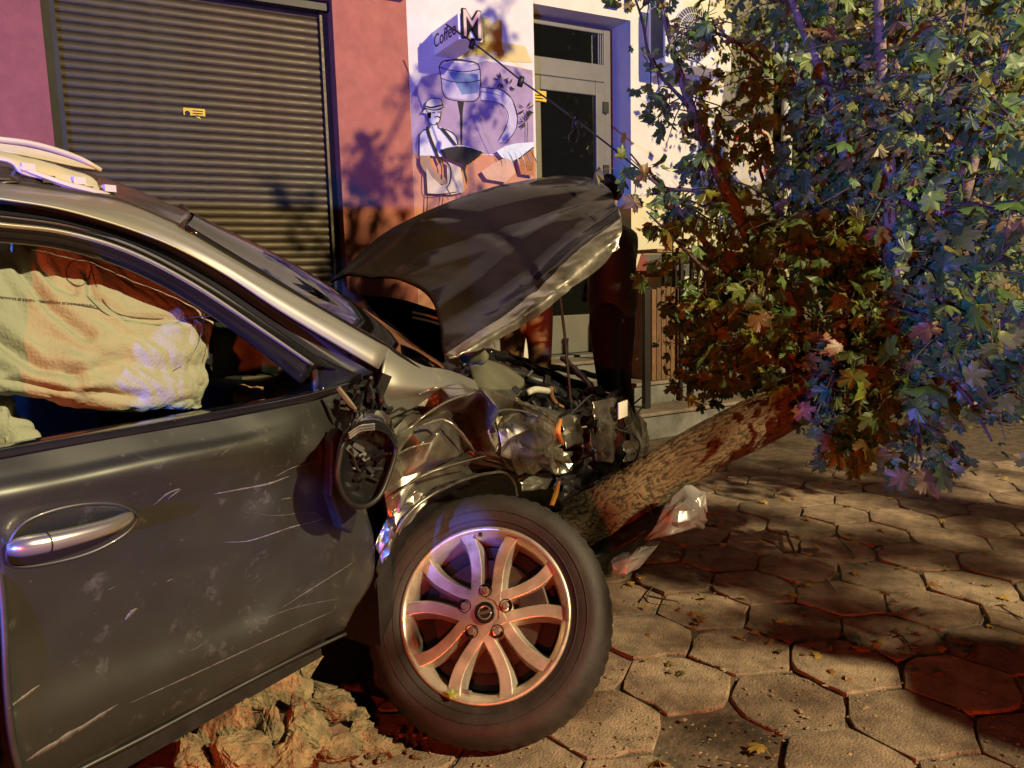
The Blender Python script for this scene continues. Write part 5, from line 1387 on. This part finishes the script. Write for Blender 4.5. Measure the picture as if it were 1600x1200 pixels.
# twigs and leaf stations
stations = []
tw = MB()
rng = random.Random(5)
def keep(x, y):
    if x < 1000 and not (225 < y < 290) and y > -20: return False
    if x < 1095 and 335 < y < 470 and rng.random() < .35: return False
    if x < 1045 and y > 430: return False
    if y > 735 or (x < 1180 and y > 625): return False
    if y > 670 and rng.random() < (y - 670) / 110: return False
    if 1180 <= x < 1285 and 600 - (x - 1180) * .2 < y and rng.random() < .8: return False
    if x < 1040 and 120 < y < 160 and rng.random() < .5: return False
    if y < -20 and x < 960: return False
    if x < 1100 and 0 < y < 135 and rng.random() < .72: return False
    if x < 1030 and 0 < y < 400 and rng.random() < .4: return False
    return True
for li, (pts, r0, r1) in enumerate(limbs):
    c = cr1(pts, 60)
    L_ = sum((c[i + 1] - c[i]).length for i in range(59))
    ntw = int(L_ * (6 if li in (22, 23, 24, 25, 19) else 33 if li not in (7, 8, 9, 17, 21) else 26))
    for q in range(ntw):
        t = rng.uniform(.22 if li < 7 else .12, 1.0)
        i = min(58, int(t * 59)); p = c[i]
        d0 = (c[i + 1] - c[i]).normalized()
        d = (d0 * .6 + V((rng.gauss(0, .8), rng.gauss(0, .7), rng.gauss(-.05, .7)))).normalized()
        ln_ = rng.uniform(.12, .36)
        e = p + d * ln_ + V((0, 0, -.25 * ln_))
        sc = onscreen(e)
        if sc is None or not keep(sc[0], sc[1]): continue
        mid = p.lerp(e, .5) + V((0, 0, .03))
        tw.tube([p, mid, e], [.004, .003, .0015], 4)
        nl = rng.randint(4, 7)
        for k in range(nl):
            a = rng.uniform(.25, 1.05)
            q_ = p.lerp(mid, a * 2) if a < .5 else mid.lerp(e, (a - .5) * 2)
            stations.append((q_ + V((rng.gauss(0, .03), rng.gauss(0, .03), rng.gauss(0, .03))), li))
tw.build('twigs', M['twig'], TREE)['kind'] = 'stuff'
def leaf_matrix(p, size, rg, up_bias=.25):
    # blade hangs: tip mostly down/outwards, face towards light or out
    n = V((rg.gauss(0, .75), rg.gauss(-.45, .7), rg.gauss(.45, .6)))
    if n.length < .1: n = V((0, -1, 0))
    n.normalize()
    tip = V((rg.gauss(0, .6), rg.gauss(0, .5), rg.gauss(-.75, .45)))
    tip = (tip - n * tip.dot(n))
    if tip.length < .05: tip = n.orthogonal()
    tip.normalize()
    x = tip.cross(n)
    m = Matrix((x * size, tip * size, n * size)).transposed().to_4x4(); m.translation = p + tip * size * .7
    return m
scored = []
for p, li in stations:
    sc = onscreen(p)
    if sc is None: continue
    x, y, z = sc
    if y > 740: continue
    size = (.028 + .072 * rng.random() ** 1.6) * (1.1 if li in (5, 6, 7, 8, 9, 16, 17, 18) else .92)
    vis = 1 if (-20 < x < 1620 and -20 < y < 760) else 0
    scored.append((vis * size / z + rng.uniform(0, .004), p, size))
scored.sort(key=lambda t: -t[0])
for s_, p, size in scored[:300]:
    link('leaf', rng.choice(LM), None, TREE, leaf_matrix(p, size, rng))
def leaf_mass(name, items, m, parent, geo=None, attrname='rnd'):
    vs, fs, rn = [], [], []
    for mtx, k, rv in items:
        b = len(vs); g_ = (geo or LG)[k]
        vs += [tuple(mtx @ v) for v in g_[0]]
        fs += [tuple(i + b for i in f) for f in g_[1]]
        rn += [rv] * len(g_[0])
    me = bpy.data.meshes.new(name); me.from_pydata(vs, [], fs); me.materials.append(m)
    at = me.attributes.new(attrname, 'FLOAT', 'POINT'); at.data.foreach_set('value', rn)
    return link(name, me, None, parent)
fo_ = leaf_mass('foliage', [(leaf_matrix(p, size, rng), rng.randrange(9), rng.random()) for s_, p, size in scored[300:]], M['leafm'], TREE)
fo_['kind'] = 'stuff'
print('leaves', len(scored))

# ================================================================== STANDING TREE AND SHRUBS BEHIND
T2 = thing('street_tree', 'dark forked street tree standing behind the fallen crown', 'tree', G(1490, 640))
b_ = G(1490, 640); dT = (b_ - CAM).dot(FW)
MB().tube([b_, P(1478, 520, dT), P(1462, 440, dT), P(1490, 350, dT), P(1520, 230, dT), P(1500, 60, dT), P(1490, -200, dT)], [.20, .17, .15, .13, .11, .09, .06], 40, smooth=90, fn=bark_fn).build('trunk', M['bark'], T2, smooth=True)
for pts, r0 in (([P(1465, 450, dT), P(1420, 380, dT), P(1380, 300, dT - .2), P(1340, 170, dT), P(1300, 0, dT)], .10), ([P(1490, 360, dT), P(1560, 280, dT), P(1620, 150, dT), P(1660, 0, dT)], .09), ([P(1520, 230, dT), P(1440, 120, dT + .3), P(1400, -40, dT + .3)], .06), ([P(1478, 540, dT - .3), P(1540, 470, dT - .4), P(1640, 420, dT - .5)], .09)):
    MB().tube(pts, [r0 * (1 - .6 * i / (len(pts) - 1)) for i in range(len(pts))], 14, smooth=30, fn=bark_fn).build('branch', M['bark'], T2, smooth=True)
T3 = thing('street_tree', 'unseen street tree on the kerb, its crown placed to shade the paving', 'tree', V((5.6, .6, 0)))
MB().tube([V((5.6, .6, 0)), V((5.5, .65, 1.2)), V((5.35, .7, 2.4)), V((5.0, .8, 3.6)), V((4.8, .9, 4.6))], [.16, .13, .11, .08, .03], 18, smooth=40, fn=bark_fn).build('trunk', M['bark'], T3, smooth=True)
for e in ((4.3, 1.4, 2.7), (5.0, .1, 2.9), (4.6, .3, 3.0), (5.6, 1.3, 3.0), (4.2, .9, 2.8)):
    MB().tube([V((5.35, .7, 2.4)), V((5.2, .75, 2.8)).lerp(V(e), .5), V(e)], [.05, .03, .01], 8, smooth=12).build('branch', M['bark'], T3, smooth=True)
it3 = []
for i in range(1000):
    p = V((rng.gauss(4.1, .6), rng.gauss(1.05, .5), rng.gauss(2.75, .28)))  # crown of the unseen tree, set low to throw shade on the paving
    if noise.noise(p * 1.7) < -.02: continue
    it3.append((leaf_matrix(p, rng.uniform(.06, .11), rng), rng.randrange(9), rng.random()))
o = leaf_mass('foliage', it3, M['leafm'], T3); o['kind'] = 'stuff'
SGEO = []
for s_ in range(4):
    r = random.Random(s_); w_ = r.uniform(.28, .4)
    SGEO.append(([V((0, 0, 0)), V((w_, .45, -.1)), V((0, 1, -.3)), V((-w_, .45, -.1)), V((0, .45, .04))], [(0, 1, 4), (1, 2, 4), (2, 3, 4), (3, 0, 4)]))
items = []
for i in range(11000):
    x, y = rng.uniform(1105, 1680), rng.uniform(-260, 420)
    d = dT + rng.gauss(.2, .5)
    if noise.noise(V((x * .012, y * .012, d))) < -.05: continue
    items.append((leaf_matrix(P(x, y, d), rng.uniform(.05, .10), rng), rng.randrange(4), rng.random()))
o = leaf_mass('foliage', items, M['shrubm'], T2, SGEO); o['kind'] = 'stuff'
def shrub(name, label, x0, x1, ytop, ybase, n, size, parentgroup):
    base = G((x0 + x1) / 2, ybase)
    d = (base - CAM).dot(FW)
    t = thing(name, label, 'shrub', base, parentgroup)
    wx = (x1 - x0) / 2 / FPX * d; h = P((x0 + x1) / 2, ytop, d).z
    mb = MB()
    for q in range(12):
        e = base + RT * rng.gauss(0, wx * .5) + V((0, rng.gauss(0, wx * .4), h * rng.uniform(.6, .95)))
        mb.tube([base + V((rng.gauss(0, .05), rng.gauss(0, .05), 0)), base.lerp(e, .5) + V((rng.gauss(0, .05), 0, .05)), e], [.014, .009, .003], 5, smooth=8)
    mb.build('stems', M['twig'], t)
    it = []
    for q in range(n):
        a, b2, c2 = rng.gauss(0, .45), rng.gauss(0, .4), rng.random() ** .8
        p = base + RT * a * wx * 1.1 + V((0, b2 * wx, .04 + c2 * h * (1 - .3 * abs(a))))
        if noise.noise(p * 5) < -.15: continue
        it.append((leaf_matrix(p, rng.uniform(.6, 1.2) * size, rng), rng.randrange(4), rng.random()))
    f = leaf_mass('foliage', it, M['shrubm'], t, SGEO); f['kind'] = 'stuff'
shrub('shrub', 'low leafy shrub between the entrance steps and the fallen trunk', 1015, 1200, 465, 650, 2600, .045, 'shrubs along the facade')
shrub('shrub', 'loose green shrub behind the middle of the fallen crown', 1160, 1330, 470, 650, 1400, .05, 'shrubs along the facade')
shrub('shrub', 'dense shrub at the foot of the standing street tree', 1300, 1480, 500, 640, 1400, .05, 'shrubs along the facade')
shrub('shrub', 'rightmost shrub beyond the standing street tree', 1480, 1680, 430, 660, 1600, .05, 'shrubs along the facade')
shrub('shrub', 'tall slender shrub against the beige wall by the drainpipe', 1110, 1240, 330, 625, 900, .05, 'shrubs along the facade')

# ================================================================== SOIL HEAP UNDER THE DOOR
HEAP = thing('soil_heap', 'heap of dry yellow-brown soil clods under the car door', 'soil heap', G(430, 1130))
def clod(px, py, d_, r, sc=(1, 1, 1), seed=0, m='clod', n=3):
    bm = bmesh.new(); c = P(px, py, d_)
    r_2 = random.Random(seed * 17 + 5)
    for _ in range(16):
        q = V((r_2.gauss(0, 1), r_2.gauss(0, 1), r_2.gauss(0, 1))).normalized() * r_2.uniform(.75, 1.1)
        bm.verts.new(q)
    h_ = bmesh.ops.convex_hull(bm, input=bm.verts)
    bmesh.ops.delete(bm, geom=[e for e in h_['geom_interior'] if isinstance(e, bmesh.types.BMVert)], context='VERTS')
    if n > 1: bmesh.ops.subdivide_edges(bm, edges=bm.edges, cuts=(7 if n == 4 else 2 if n == 3 else 1), use_grid_fill=True)
    bmesh.ops.triangulate(bm, faces=bm.faces)
    for v in bm.verts:
        q = v.co.copy()
        k = 1 + .12 * noise.noise(q * 1.6 + V((seed * 3.1, 0, 0))) + .10 * noise.noise(q * 4 + V((0, seed, 0))) + .09 * noise.noise(q * 9 + V((seed, 0, 0))) + .05 * noise.noise(q * 21 + V((seed, 4, 0)))
        v.co = V((q.x * sc[0], q.y * sc[1], q.z * sc[2])) * r * k + c
    me = bpy.data.meshes.new('clod'); bm.to_mesh(me); bm.free(); me.materials.append(M[m])
    return link('clod', me, None, HEAP)
hp_ = random.Random(3)
# big blocks with real depth, resting on the ground
blocks = [(345, 1135, 1.72, .105, (1.0, .9, .95)), (375, 1185, 1.62, .085, (.9, .8, .8)), (430, 1085, 1.85, .10, (1.1, .9, .7)), (470, 1140, 1.78, .085, (.8, .8, 1.1)), (510, 1110, 1.88, .08, (1, .8, .8)), (480, 1040, 1.98, .055, (1, .9, .7)), (455, 1190, 1.66, .075, (.7, .8, 1.1)),
          (530, 1170, 1.78, .06, (1, .9, .7)), (560, 1150, 1.86, .055, (1, 1, .6)), (420, 1150, 1.74, .07, (.7, .8, 1)), (500, 1070, 1.95, .05, (1, .8, .7)), (300, 1190, 1.62, .07, (.9, 1, .8)), (545, 1120, 1.95, .05, (1.1, .9, .6)), (590, 1165, 1.86, .042, (1, .9, .6)), (615, 1172, 1.88, .025, (1, .9, .6)), (110, 1185, 1.5, .05, (1, .9, .7)), (80, 1196, 1.45, .045, (1, .9, .7)), (140, 1198, 1.5, .04, (1, .9, .7))]
for i, (x, y, d_, r, sc) in enumerate(blocks): clod(x, y, d_, r, sc, i + 1, n=4)
for i in range(90):
    t = hp_.random()
    x, y = hp_.gauss(470, 75), hp_.gauss(1125, 42)
    d_ = 1.80 - (y - 1125) * .0026 + hp_.uniform(-.02, .05)
    if x < 290 or x > 590 or P(x, y, d_).z > .25: continue
    clod(x, y, d_, hp_.uniform(.010, .032), (1.2, .9, .6), 20 + i, n=2)
for i in range(40):
    p_ = (hp_.gauss(580, 50), hp_.gauss(1172, 14))
    c = G(*p_, .058); sc_ = onscreen(c)
    clod(sc_[0], sc_[1], sc_[2], hp_.uniform(.005, .016), (1.2, 1, .7), 120 + i, n=1)
# mound body
rows = []
for j in range(26):
    r = []
    for i in range(34):
        u, v = i / 33, j / 25
        x = 250 + 400 * u; y0_ = 1225 - 160 * v
        p = G(x, y0_ + 10, 0)
        e = math.sin(math.pi * min(1, max(0, u))) ** .8 * math.sin(math.pi * min(1, max(0, v))) ** .7
        p.z = -.02 + .17 * e * (1 + .35 * noise.noise(p * 9)) + .03 * facet(p, 14, 5)
        r.append(p)
    rows.append(r)
MB().grid(rows).build('mound', M['soil'], HEAP)

# ================================================================== LOOSE PLASTIC FRAGMENT UNDER THE TRUNK
PF = thing('bumper_fragment', 'torn silvery plastic bumper fragment under the fallen trunk', 'plastic piece', P(1000, 890, 2.75))
fr = [[P(1048, 772, 2.80), P(1075, 758, 2.84), P(1098, 768, 2.86), P(1102, 800, 2.82)], [P(1030, 810, 2.72), P(1058, 795, 2.72), P(1085, 800, 2.76), P(1104, 818, 2.80)], [P(1005, 845, 2.74), P(1035, 838, 2.72), P(1068, 830, 2.74), P(1096, 828, 2.80)]]
crush('upper_sheet', fr, M['film'], PF, 8, 8, .014, .4, 61, sub=4, fine=.0006)
fr = [[P(985, 860, 2.82), P(1010, 848, 2.82), P(1032, 846, 2.84)], [P(955, 880, 2.72), P(985, 868, 2.68), P(1022, 862, 2.74)], [P(943, 905, 2.72), P(968, 900, 2.68), P(1000, 885, 2.72)]]
crush('lower_sheet', fr, M['film'], PF, 6, 6, .010, .4, 62, sub=4, fine=.0006)
bl_ = [[P(900, 850, 2.90), P(970, 810, 2.95), P(1040, 778, 3.0)], [P(905, 880, 2.80), P(970, 850, 2.82), P(1030, 810, 2.84)], [P(915, 915, 2.82), P(965, 890, 2.86), P(1010, 850, 2.86)]]
sheet('shaded_skin', bl_, M['black'], PF, 30, 30, disp=lambda p, u, v: .01 * ridged(p, 8, 2), solid=.003)  # black sheet for bumper remains and the shade under the trunk together
MB().tube([P(1010, 790, 2.8), P(1022, 815, 2.75), P(1008, 845, 2.75), P(1000, 870, 2.75)], .004, 6, smooth=16).build('cable', M['black'], PF)

# ================================================================== FALLEN LEAVES, TWIGS, CRUMBS
FLM = [leafmesh(k, M['fallen']) for k in range(9)]
fr_ = random.Random(21)
def leaf_zone(p):
    x, y, _ = onscreen(p)
    if y < 800: z_ = 'small fallen leaf on the paving shaded by the hanging crown', 'fallen leaves under the crown'
    elif x < 1160: z_ = 'small fallen leaf on the paving near the torn bumper fragment', 'fallen leaves near the bumper fragment'
    elif y > 990: z_ = 'small fallen leaf on the paving at the bottom of the picture', 'fallen leaves in the foreground'
    elif x > 1430: z_ = 'small fallen leaf on the paving at the right edge of the picture', 'fallen leaves at the right edge'
    else: z_ = 'small yellowed leaf on the lit open paving right of the wheel', 'fallen leaves on the open paving'
    return z_
def floor_leaf(p, size, rg, nrm=V((0, 0, 1)), label=None, group=None):
    label, group = leaf_zone(p)
    n = (nrm + V((rg.gauss(0, .25), rg.gauss(0, .25), 0))).normalized()
    tip = V((rg.gauss(0, 1), rg.gauss(0, 1), 0)); tip = (tip - n * tip.dot(n)).normalized()
    x = tip.cross(n)
    m = Matrix((x * size, tip * size, n * size)).transposed().to_4x4(); m.translation = p
    o = link('fallen_leaf', rg.choice(FLM), None, None, m)
    return tag(o, label, 'leaf', group)
big = [(1060, 862, .035), (1092, 868, .03), (1135, 850, .04), (1225, 868, .035), (1330, 865, .03), (1240, 925, .035), (1257, 957, .03), (1300, 1010, .045), (1325, 1003, .035), (1386, 957, .03), (1335, 890, .03), (1195, 1168, .05), (1030, 1190, .05), (1545, 865, .035), (1480, 880, .03), (1410, 885, .03), (1350, 1015, .04), (1570, 930, .03), (1110, 800, .03), (1160, 815, .03)]
for x, y, s_ in big:
    floor_leaf(G(x, y, .066), s_, fr_, label='small yellowed leaf lying on the hexagonal paving', group='leaves fallen on the paving')
for i in range(130):
    x, y = fr_.uniform(950, 1600), 730 + fr_.random() ** 1.3 * 330
    if x < 960 + (y - 900) * .2: continue
    floor_leaf(G(x, y, .064), fr_.uniform(.016, .042), fr_, label='small yellowed leaf lying on the hexagonal paving', group='leaves fallen on the paving')
# leaf stuck on the tyre
tl = P(703, 1092, 2.0); nn = WNn
lp = WL(.0, 0)
r_ = ray(703, 1090); t_ = ((WC + WNn * .022) - CAM).dot(WNn) / r_.dot(WNn); pt = CAM + r_ * t_
x_ = rtw; m = Matrix((x_ * .026, (upw * .95 + rtw * .3).normalized() * .026, WNn * .026)).transposed().to_4x4(); m.translation = pt
lo = link('yellow_leaf', leafmesh(2, mat('yellow_green_leaf', (.30, .32, .05), .5, var=.2, vs=20)), None, None, m)
tag(lo, 'yellow-green maple leaf stuck to the lower tyre sidewall', 'leaf')
tg = [((1228, 830), (1236, 850), (1244, 868)), ((1190, 842), (1210, 850), (1225, 865)), ((1560, 945), (1580, 958), (1598, 966)), ((1395, 985), (1415, 1000), (1425, 1020)), ((1330, 862), (1310, 840)), ((1010, 930), (1030, 935), (1060, 940)), ((1410, 1010), (1440, 1000)), ((1120, 1185), (1170, 1195)), ((1505, 1030), (1520, 1018), (1528, 1005)), ((1010, 935), (1020, 915)), ((1290, 905), (1306, 925))]
for i, t_ in enumerate(tg):
    o = MB().tube([G(x, y, .068 + .012 * math.sin(k * 2 + i)) for k, (x, y) in enumerate(t_)], [.007 if i == 0 else .0035] * (len(t_) - 1) + [.002], 6, smooth=10).build('fallen_twig', M['twig'])
    tag(o, 'thin dark twig lying on the hexagonal paving', 'twig', 'twigs on the paving')
items = []
CG = [([V((-1, -1, 0)), V((1, -1, 0)), V((1, 1, 0)), V((-1, 1, 0)), V((.2, .1, .9))], [(0, 1, 4), (1, 2, 4), (2, 3, 4), (3, 0, 4)])]
for i in range(1500):
    x, y = fr_.uniform(620, 1620), 740 + fr_.random() * 460
    p = G(x, y, .054)
    s_ = fr_.uniform(.001, .0045) if fr_.random() < .95 else fr_.uniform(.004, .009)
    m = Matrix.Translation(p) @ Matrix.Rotation(fr_.uniform(0, 6), 4, 'Z') @ Matrix.Diagonal((s_ * fr_.uniform(.6, 2), s_, s_ * .8, 1))
    items.append((m, 0, fr_.random()))
dbm = mat('debris', (.26, .19, .11), .95, var=.5, vs=30)
o = leaf_mass('debris', items, dbm, None, CG); tag(o, 'crumbs of soil and leaf bits scattered over the paving', kind='stuff')

# ================================================================== PEOPLE
def skinmesh(name, chains, m, parent, sub=2):
    """chains: list of lists of (Vector, radius or (rx,ry)); first chain starts at the root; points closer than 1 mm are welded"""
    vs, es, rad = [], [], []
    def idx(p, r):
        for i, q in enumerate(vs):
            if (q - p).length < .001: return i
        vs.append(V(p)); rad.append(r); return len(vs) - 1
    for ch in chains:
        last = None
        for p, r in ch:
            i = idx(p, r)
            if last is not None and i != last: es.append((last, i))
            last = i
    me = bpy.data.meshes.new(name); me.from_pydata([tuple(v) for v in vs], es, [])
    me.materials.append(m)
    o = link(name, me, None, parent)
    o.modifiers.new('skin', 'SKIN').use_smooth_shade = True
    if not me.skin_vertices:
        bm = bmesh.new(); bm.from_mesh(me); bm.verts.layers.skin.verify(); bm.to_mesh(me); bm.free()
    sl = me.skin_vertices[0].data
    for i, r in enumerate(rad):
        sl[i].radius = r if isinstance(r, tuple) else (r, r)
        sl[i].use_root = (i == 0)
    s2 = o.modifiers.new('sub', 'SUBSURF'); s2.levels = sub; s2.render_levels = sub
    return o
def hand_chains(wrist, d, side, rr=1.0):
    """palm and five fingers from the wrist along d; side = thumb direction"""
    d = d.normalized(); side = (side - d * side.dot(d)).normalized(); n = d.cross(side)
    palm = wrist + d * .075
    ch = [[(wrist, .024), (wrist + d * .035, (.034, .018)), (palm, (.038, .016))]]
    for k, (o_, l) in enumerate(((.028, .075), (.010, .085), (-.010, .080), (-.028, .062))):
        b0 = palm + side * o_
        ch.append([(palm, (.038, .016)), (b0 + d * .012, .0095), (b0 + d * .012 + (d * .8 + n * .5) * l * .5, .0085), (b0 + d * .012 + (d * .8 + n * .5) * l * .5 + (d * .3 + n * .9) * l * .5, .0075)])
    tb = wrist + d * .035
    ch.append([(tb, (.034, .018)), (tb + side * .035 + d * .02, .011), (tb + side * .052 + d * .05 + n * .01, .009)])
    return ch
def person(label, pel, chest, neck, head, armL, armR, legL, legR, top, bottom, face_dir, shoes='shoe', hairm='hair', group=None):
    """arm = (shoulder, elbow, wrist); leg = (hip, knee, ankle, toe)"""
    foot = (legL[2] + legR[2]) / 2
    t = thing('person', label, 'person', V((foot.x, foot.y, 0)), group)
    fd = face_dir.normalized()
    upd = (head - neck).normalized()
    body = [[(pel, (.10, .09)), ((pel + chest) / 2, (.10, .085)), (chest, (.14, .10)), (neck, .055), (neck.lerp(head, .45), .058), (head + upd * .0, (.075, .088)), (head + upd * .075, (.07, .082)), (head + upd * .12, (.045, .05))]]
    for (s_, e_, w_) in (armL, armR):
        body.append([(chest, (.14, .10)), (s_, .055), (e_, .04), (w_, .027)])
        hc = hand_chains(w_, (w_ - e_), V((0, 0, 1)))
        body += hc
    for (h_, k_, a_, to) in (legL, legR):
        body.append([(pel, (.10, .09)), (h_, .075), (k_, .055), (a_, .038), (to, .03)])
    bo = skinmesh('body', body, M['skin'], t)
    jk = [[(pel - (chest - pel) * .28, (.16, .14)), (pel, (.165, .14)), ((pel + chest) / 2, (.165, .135)), (chest, (.185, .14)), (neck.lerp(chest, .25), .085)]]
    for (s_, e_, w_) in (armL, armR):
        jk.append([(chest, (.185, .14)), (s_, .078), (s_.lerp(e_, .5), .068), (e_, .058), (e_.lerp(w_, .5), .052), (e_.lerp(w_, .9), .042)])
    skinmesh('jacket', jk, M[top], t)
    for (h_, k_, a_, to) in (legL, legR):
        tr_ = []
        tr_.append([(pel.lerp(h_, .55) + V((0, 0, .05)), .11), (h_, .108), (h_.lerp(k_, .5), .092), (k_, .072), (k_.lerp(a_, .5), .066), (k_.lerp(a_, .93), .06)])
        skinmesh('trouser_leg', tr_, M[bottom], t)
    for (h_, k_, a_, to) in (legL, legR):
        skinmesh('shoe', [[(a_, .05), (a_.lerp(to, .4) + V((0, 0, -.012)), (.048, .042)), (to, (.045, .034))]], M[shoes], t)
    # hair cap, nose, ears, eyes, mouth
    rt_ = fd.cross(upd).normalized()
    skinmesh('hair', [[(head - upd * .02 - fd * .045, (.085, .08)), (head + upd * .05 - fd * .035, (.098, .095)), (head + upd * .105 - fd * .012, (.092, .095)), (head + upd * .13 + fd * .015, (.065, .07))]], M[hairm], t)
    skinmesh('nose', [[(head + fd * .085 + upd * .03, .010), (head + fd * .102 + upd * .0, .014)]], M['skin'], t, 1)
    for sd_ in (-1, 1):
        skinmesh('ear', [[(head + rt_ * sd_ * .078 + upd * .025, .013), (head + rt_ * sd_ * .082 - upd * .012, .011)]], M['skin'], t, 1)
        MB().lathe([(.0, .006), (.008, .004), (.011, -.004)], head + fd * .083 + rt_ * sd_ * .03 + upd * .028, fd, 10).build('eye', M['hair'], t, smooth=True)
    MB().tube([head + fd * .088 - upd * .035 + rt_ * k for k in (-.02, 0, .02)], .005, 6).build('mouth', M['maroon'], t)
    return t
d1 = 4.6
gz = lambda p: V((p.x, p.y, .10))
a1 = gz(P(968, 720, d1)); a2 = gz(P(992, 720, d1 + .15))
lf_ = V((-.9, -.2, 0))
person('person in black jacket and dark jeans leaning over the wrecked engine bay', P(957, 478, d1), P(955, 388, d1 - .02), P(950, 342, d1 - .03), P(946, 318, d1 - .04),
       (P(925, 365, d1 - .15), P(915, 410, d1 - .2), P(875, 395, d1 - .3)), (P(978, 372, d1 + .12), P(978, 445, d1 + .05), P(912, 408, d1 - .15)),
       (P(945, 497, d1 - .08), P(950, 590, d1 - .1), a1 + V((0, -.05, 0)), gz(a1 + V((-.16, -.1, 0))) + V((0, 0, -.06))), (P(968, 497, d1 + .08), P(968, 592, d1 + .05), a2, gz(a2 + V((-.16, 0, 0))) + V((0, 0, -.06))), 'jacket', 'jeans', V((-.75, .55, -.3)))
d2 = 4.35
b1 = gz(P(838, 700, d2)); b2 = gz(P(800, 700, d2 + .1))
person('person in tan work trousers standing hidden behind the raised hood', P(822, 458, d2), P(815, 388, d2), P(812, 360, d2), P(806, 344, d2 - .05),
       (P(785, 375, d2), P(775, 440, d2 - .05), P(790, 470, d2 - .2)), (P(848, 375, d2), P(852, 430, d2), P(840, 450, d2 - .2)),
       (P(838, 470, d2), P(844, 545, d2 - .05), b1, b1 + V((-.1, -.15, -.06))), (P(805, 470, d2), P(800, 545, d2 - .05), b2, b2 + V((-.1, -.15, -.06))), 'jacket', 'tan', V((-.4, -.9, -.1)))
# bystander beside the photographer: only the shadow reaches the picture
def stand(x, y, fx, fy, label):
    f = V((fx, fy, 0)).normalized(); r = V((f.y, -f.x, 0)); o = V((x, y, 0))
    q = lambda a, b, z: o + r * a + f * b + V((0, 0, z))
    return person(label, q(0, 0, .95), q(0, .02, 1.32), q(0, .03, 1.5), q(0, .05, 1.60),
                  (q(-.19, .02, 1.40), q(-.26, .03, 1.13), q(-.2, .2, .98)), (q(.19, .02, 1.40), q(.26, .03, 1.13), q(.2, .2, .98)),
                  (q(-.1, 0, .9), q(-.11, .03, .5), q(-.12, 0, .09), q(-.13, .16, .04)), (q(.1, 0, .9), q(.11, .03, .5), q(.12, 0, .09), q(.13, .16, .04)), 'jacket', 'jeans', f)
stand(2.75, 1.25, -.8, .6, 'bystander in a black jacket standing just outside the picture by the paving')
stand(-.95, -.42, .5, .85, 'unseen figure in a black jacket added behind the camera to block blue light')  # added figure that keeps blue light off the trunk and wheel

# ================================================================== PATROL CAR BEHIND THE CAMERA (unseen, added so its roof shields the ground from the blue beacon)
PC = thing('unseen_patrol_car', 'unseen white patrol car added behind the camera to block low blue light', 'car', V((-2.15, -3.6, 0)))
PD = V((-.10, 1, 0)).normalized(); PS = V((PD.y, -PD.x, 0)); PO = V((-2.15, -3.55, 0))
def pc(a, b, z): return PO + PD * a + PS * b + V((0, 0, z * .868))
wht = mat('white_car_paint', (.55, .55, .55), .3, var=.05, coat=.5)
prof_ = [(-2.0, .35), (-2.05, .75), (-1.95, .95), (-1.0, 1.0), (1.15, .98), (1.9, .85), (2.0, .6), (1.98, .35)]
MB().grid([[pc(a, b, z) for a, z in prof_] for b in (-.88, -.9, -.5, .5, .9, .88)]).build('body', wht, PC, smooth=False, solid=.01)
MB().prism([pc(a, -.885, z) for a, z in prof_], PS * .01).build('side_panel', wht, PC); MB().prism([pc(a, .885, z) for a, z in prof_], PS * -.01).build('side_panel', wht, PC)
cab = [(-1.7, 1.0), (-1.2, 1.42), (.95, 1.46), (1.6, .95)]
MB().prism([pc(a, -.74, z) for a, z in cab], PS * 1.48).build('cabin_glass', M['gblack'], PC, bevel=.03)
MB().prism([pc(-1.3, -.76, 1.44), pc(-1.2, -.76, 1.48), pc(.30, -.76, 1.505), pc(1.24, -.76, 1.47), pc(1.2, -.76, 1.45)], PS * 1.52).build('roof', wht, PC)  # roof lowered and lengthened to cut off the downward blue light
for a in (-1.3, 1.3):
    for b in (-.9, .9):
        wl_ = MB().lathe([(.2, -.1), (.33, -.1), (.34, -.05), (.34, .05), (.33, .1), (.2, .1)], pc(a, b * .95, .34), PS, 28, closed=True).build('wheel', M['rubber'], PC, smooth=True)
MB().box(pc(.6, 0, 1.525), PS * .55, PD * .09, V((0, 0, .02))).build('light_bar_base', M['black'], PC)
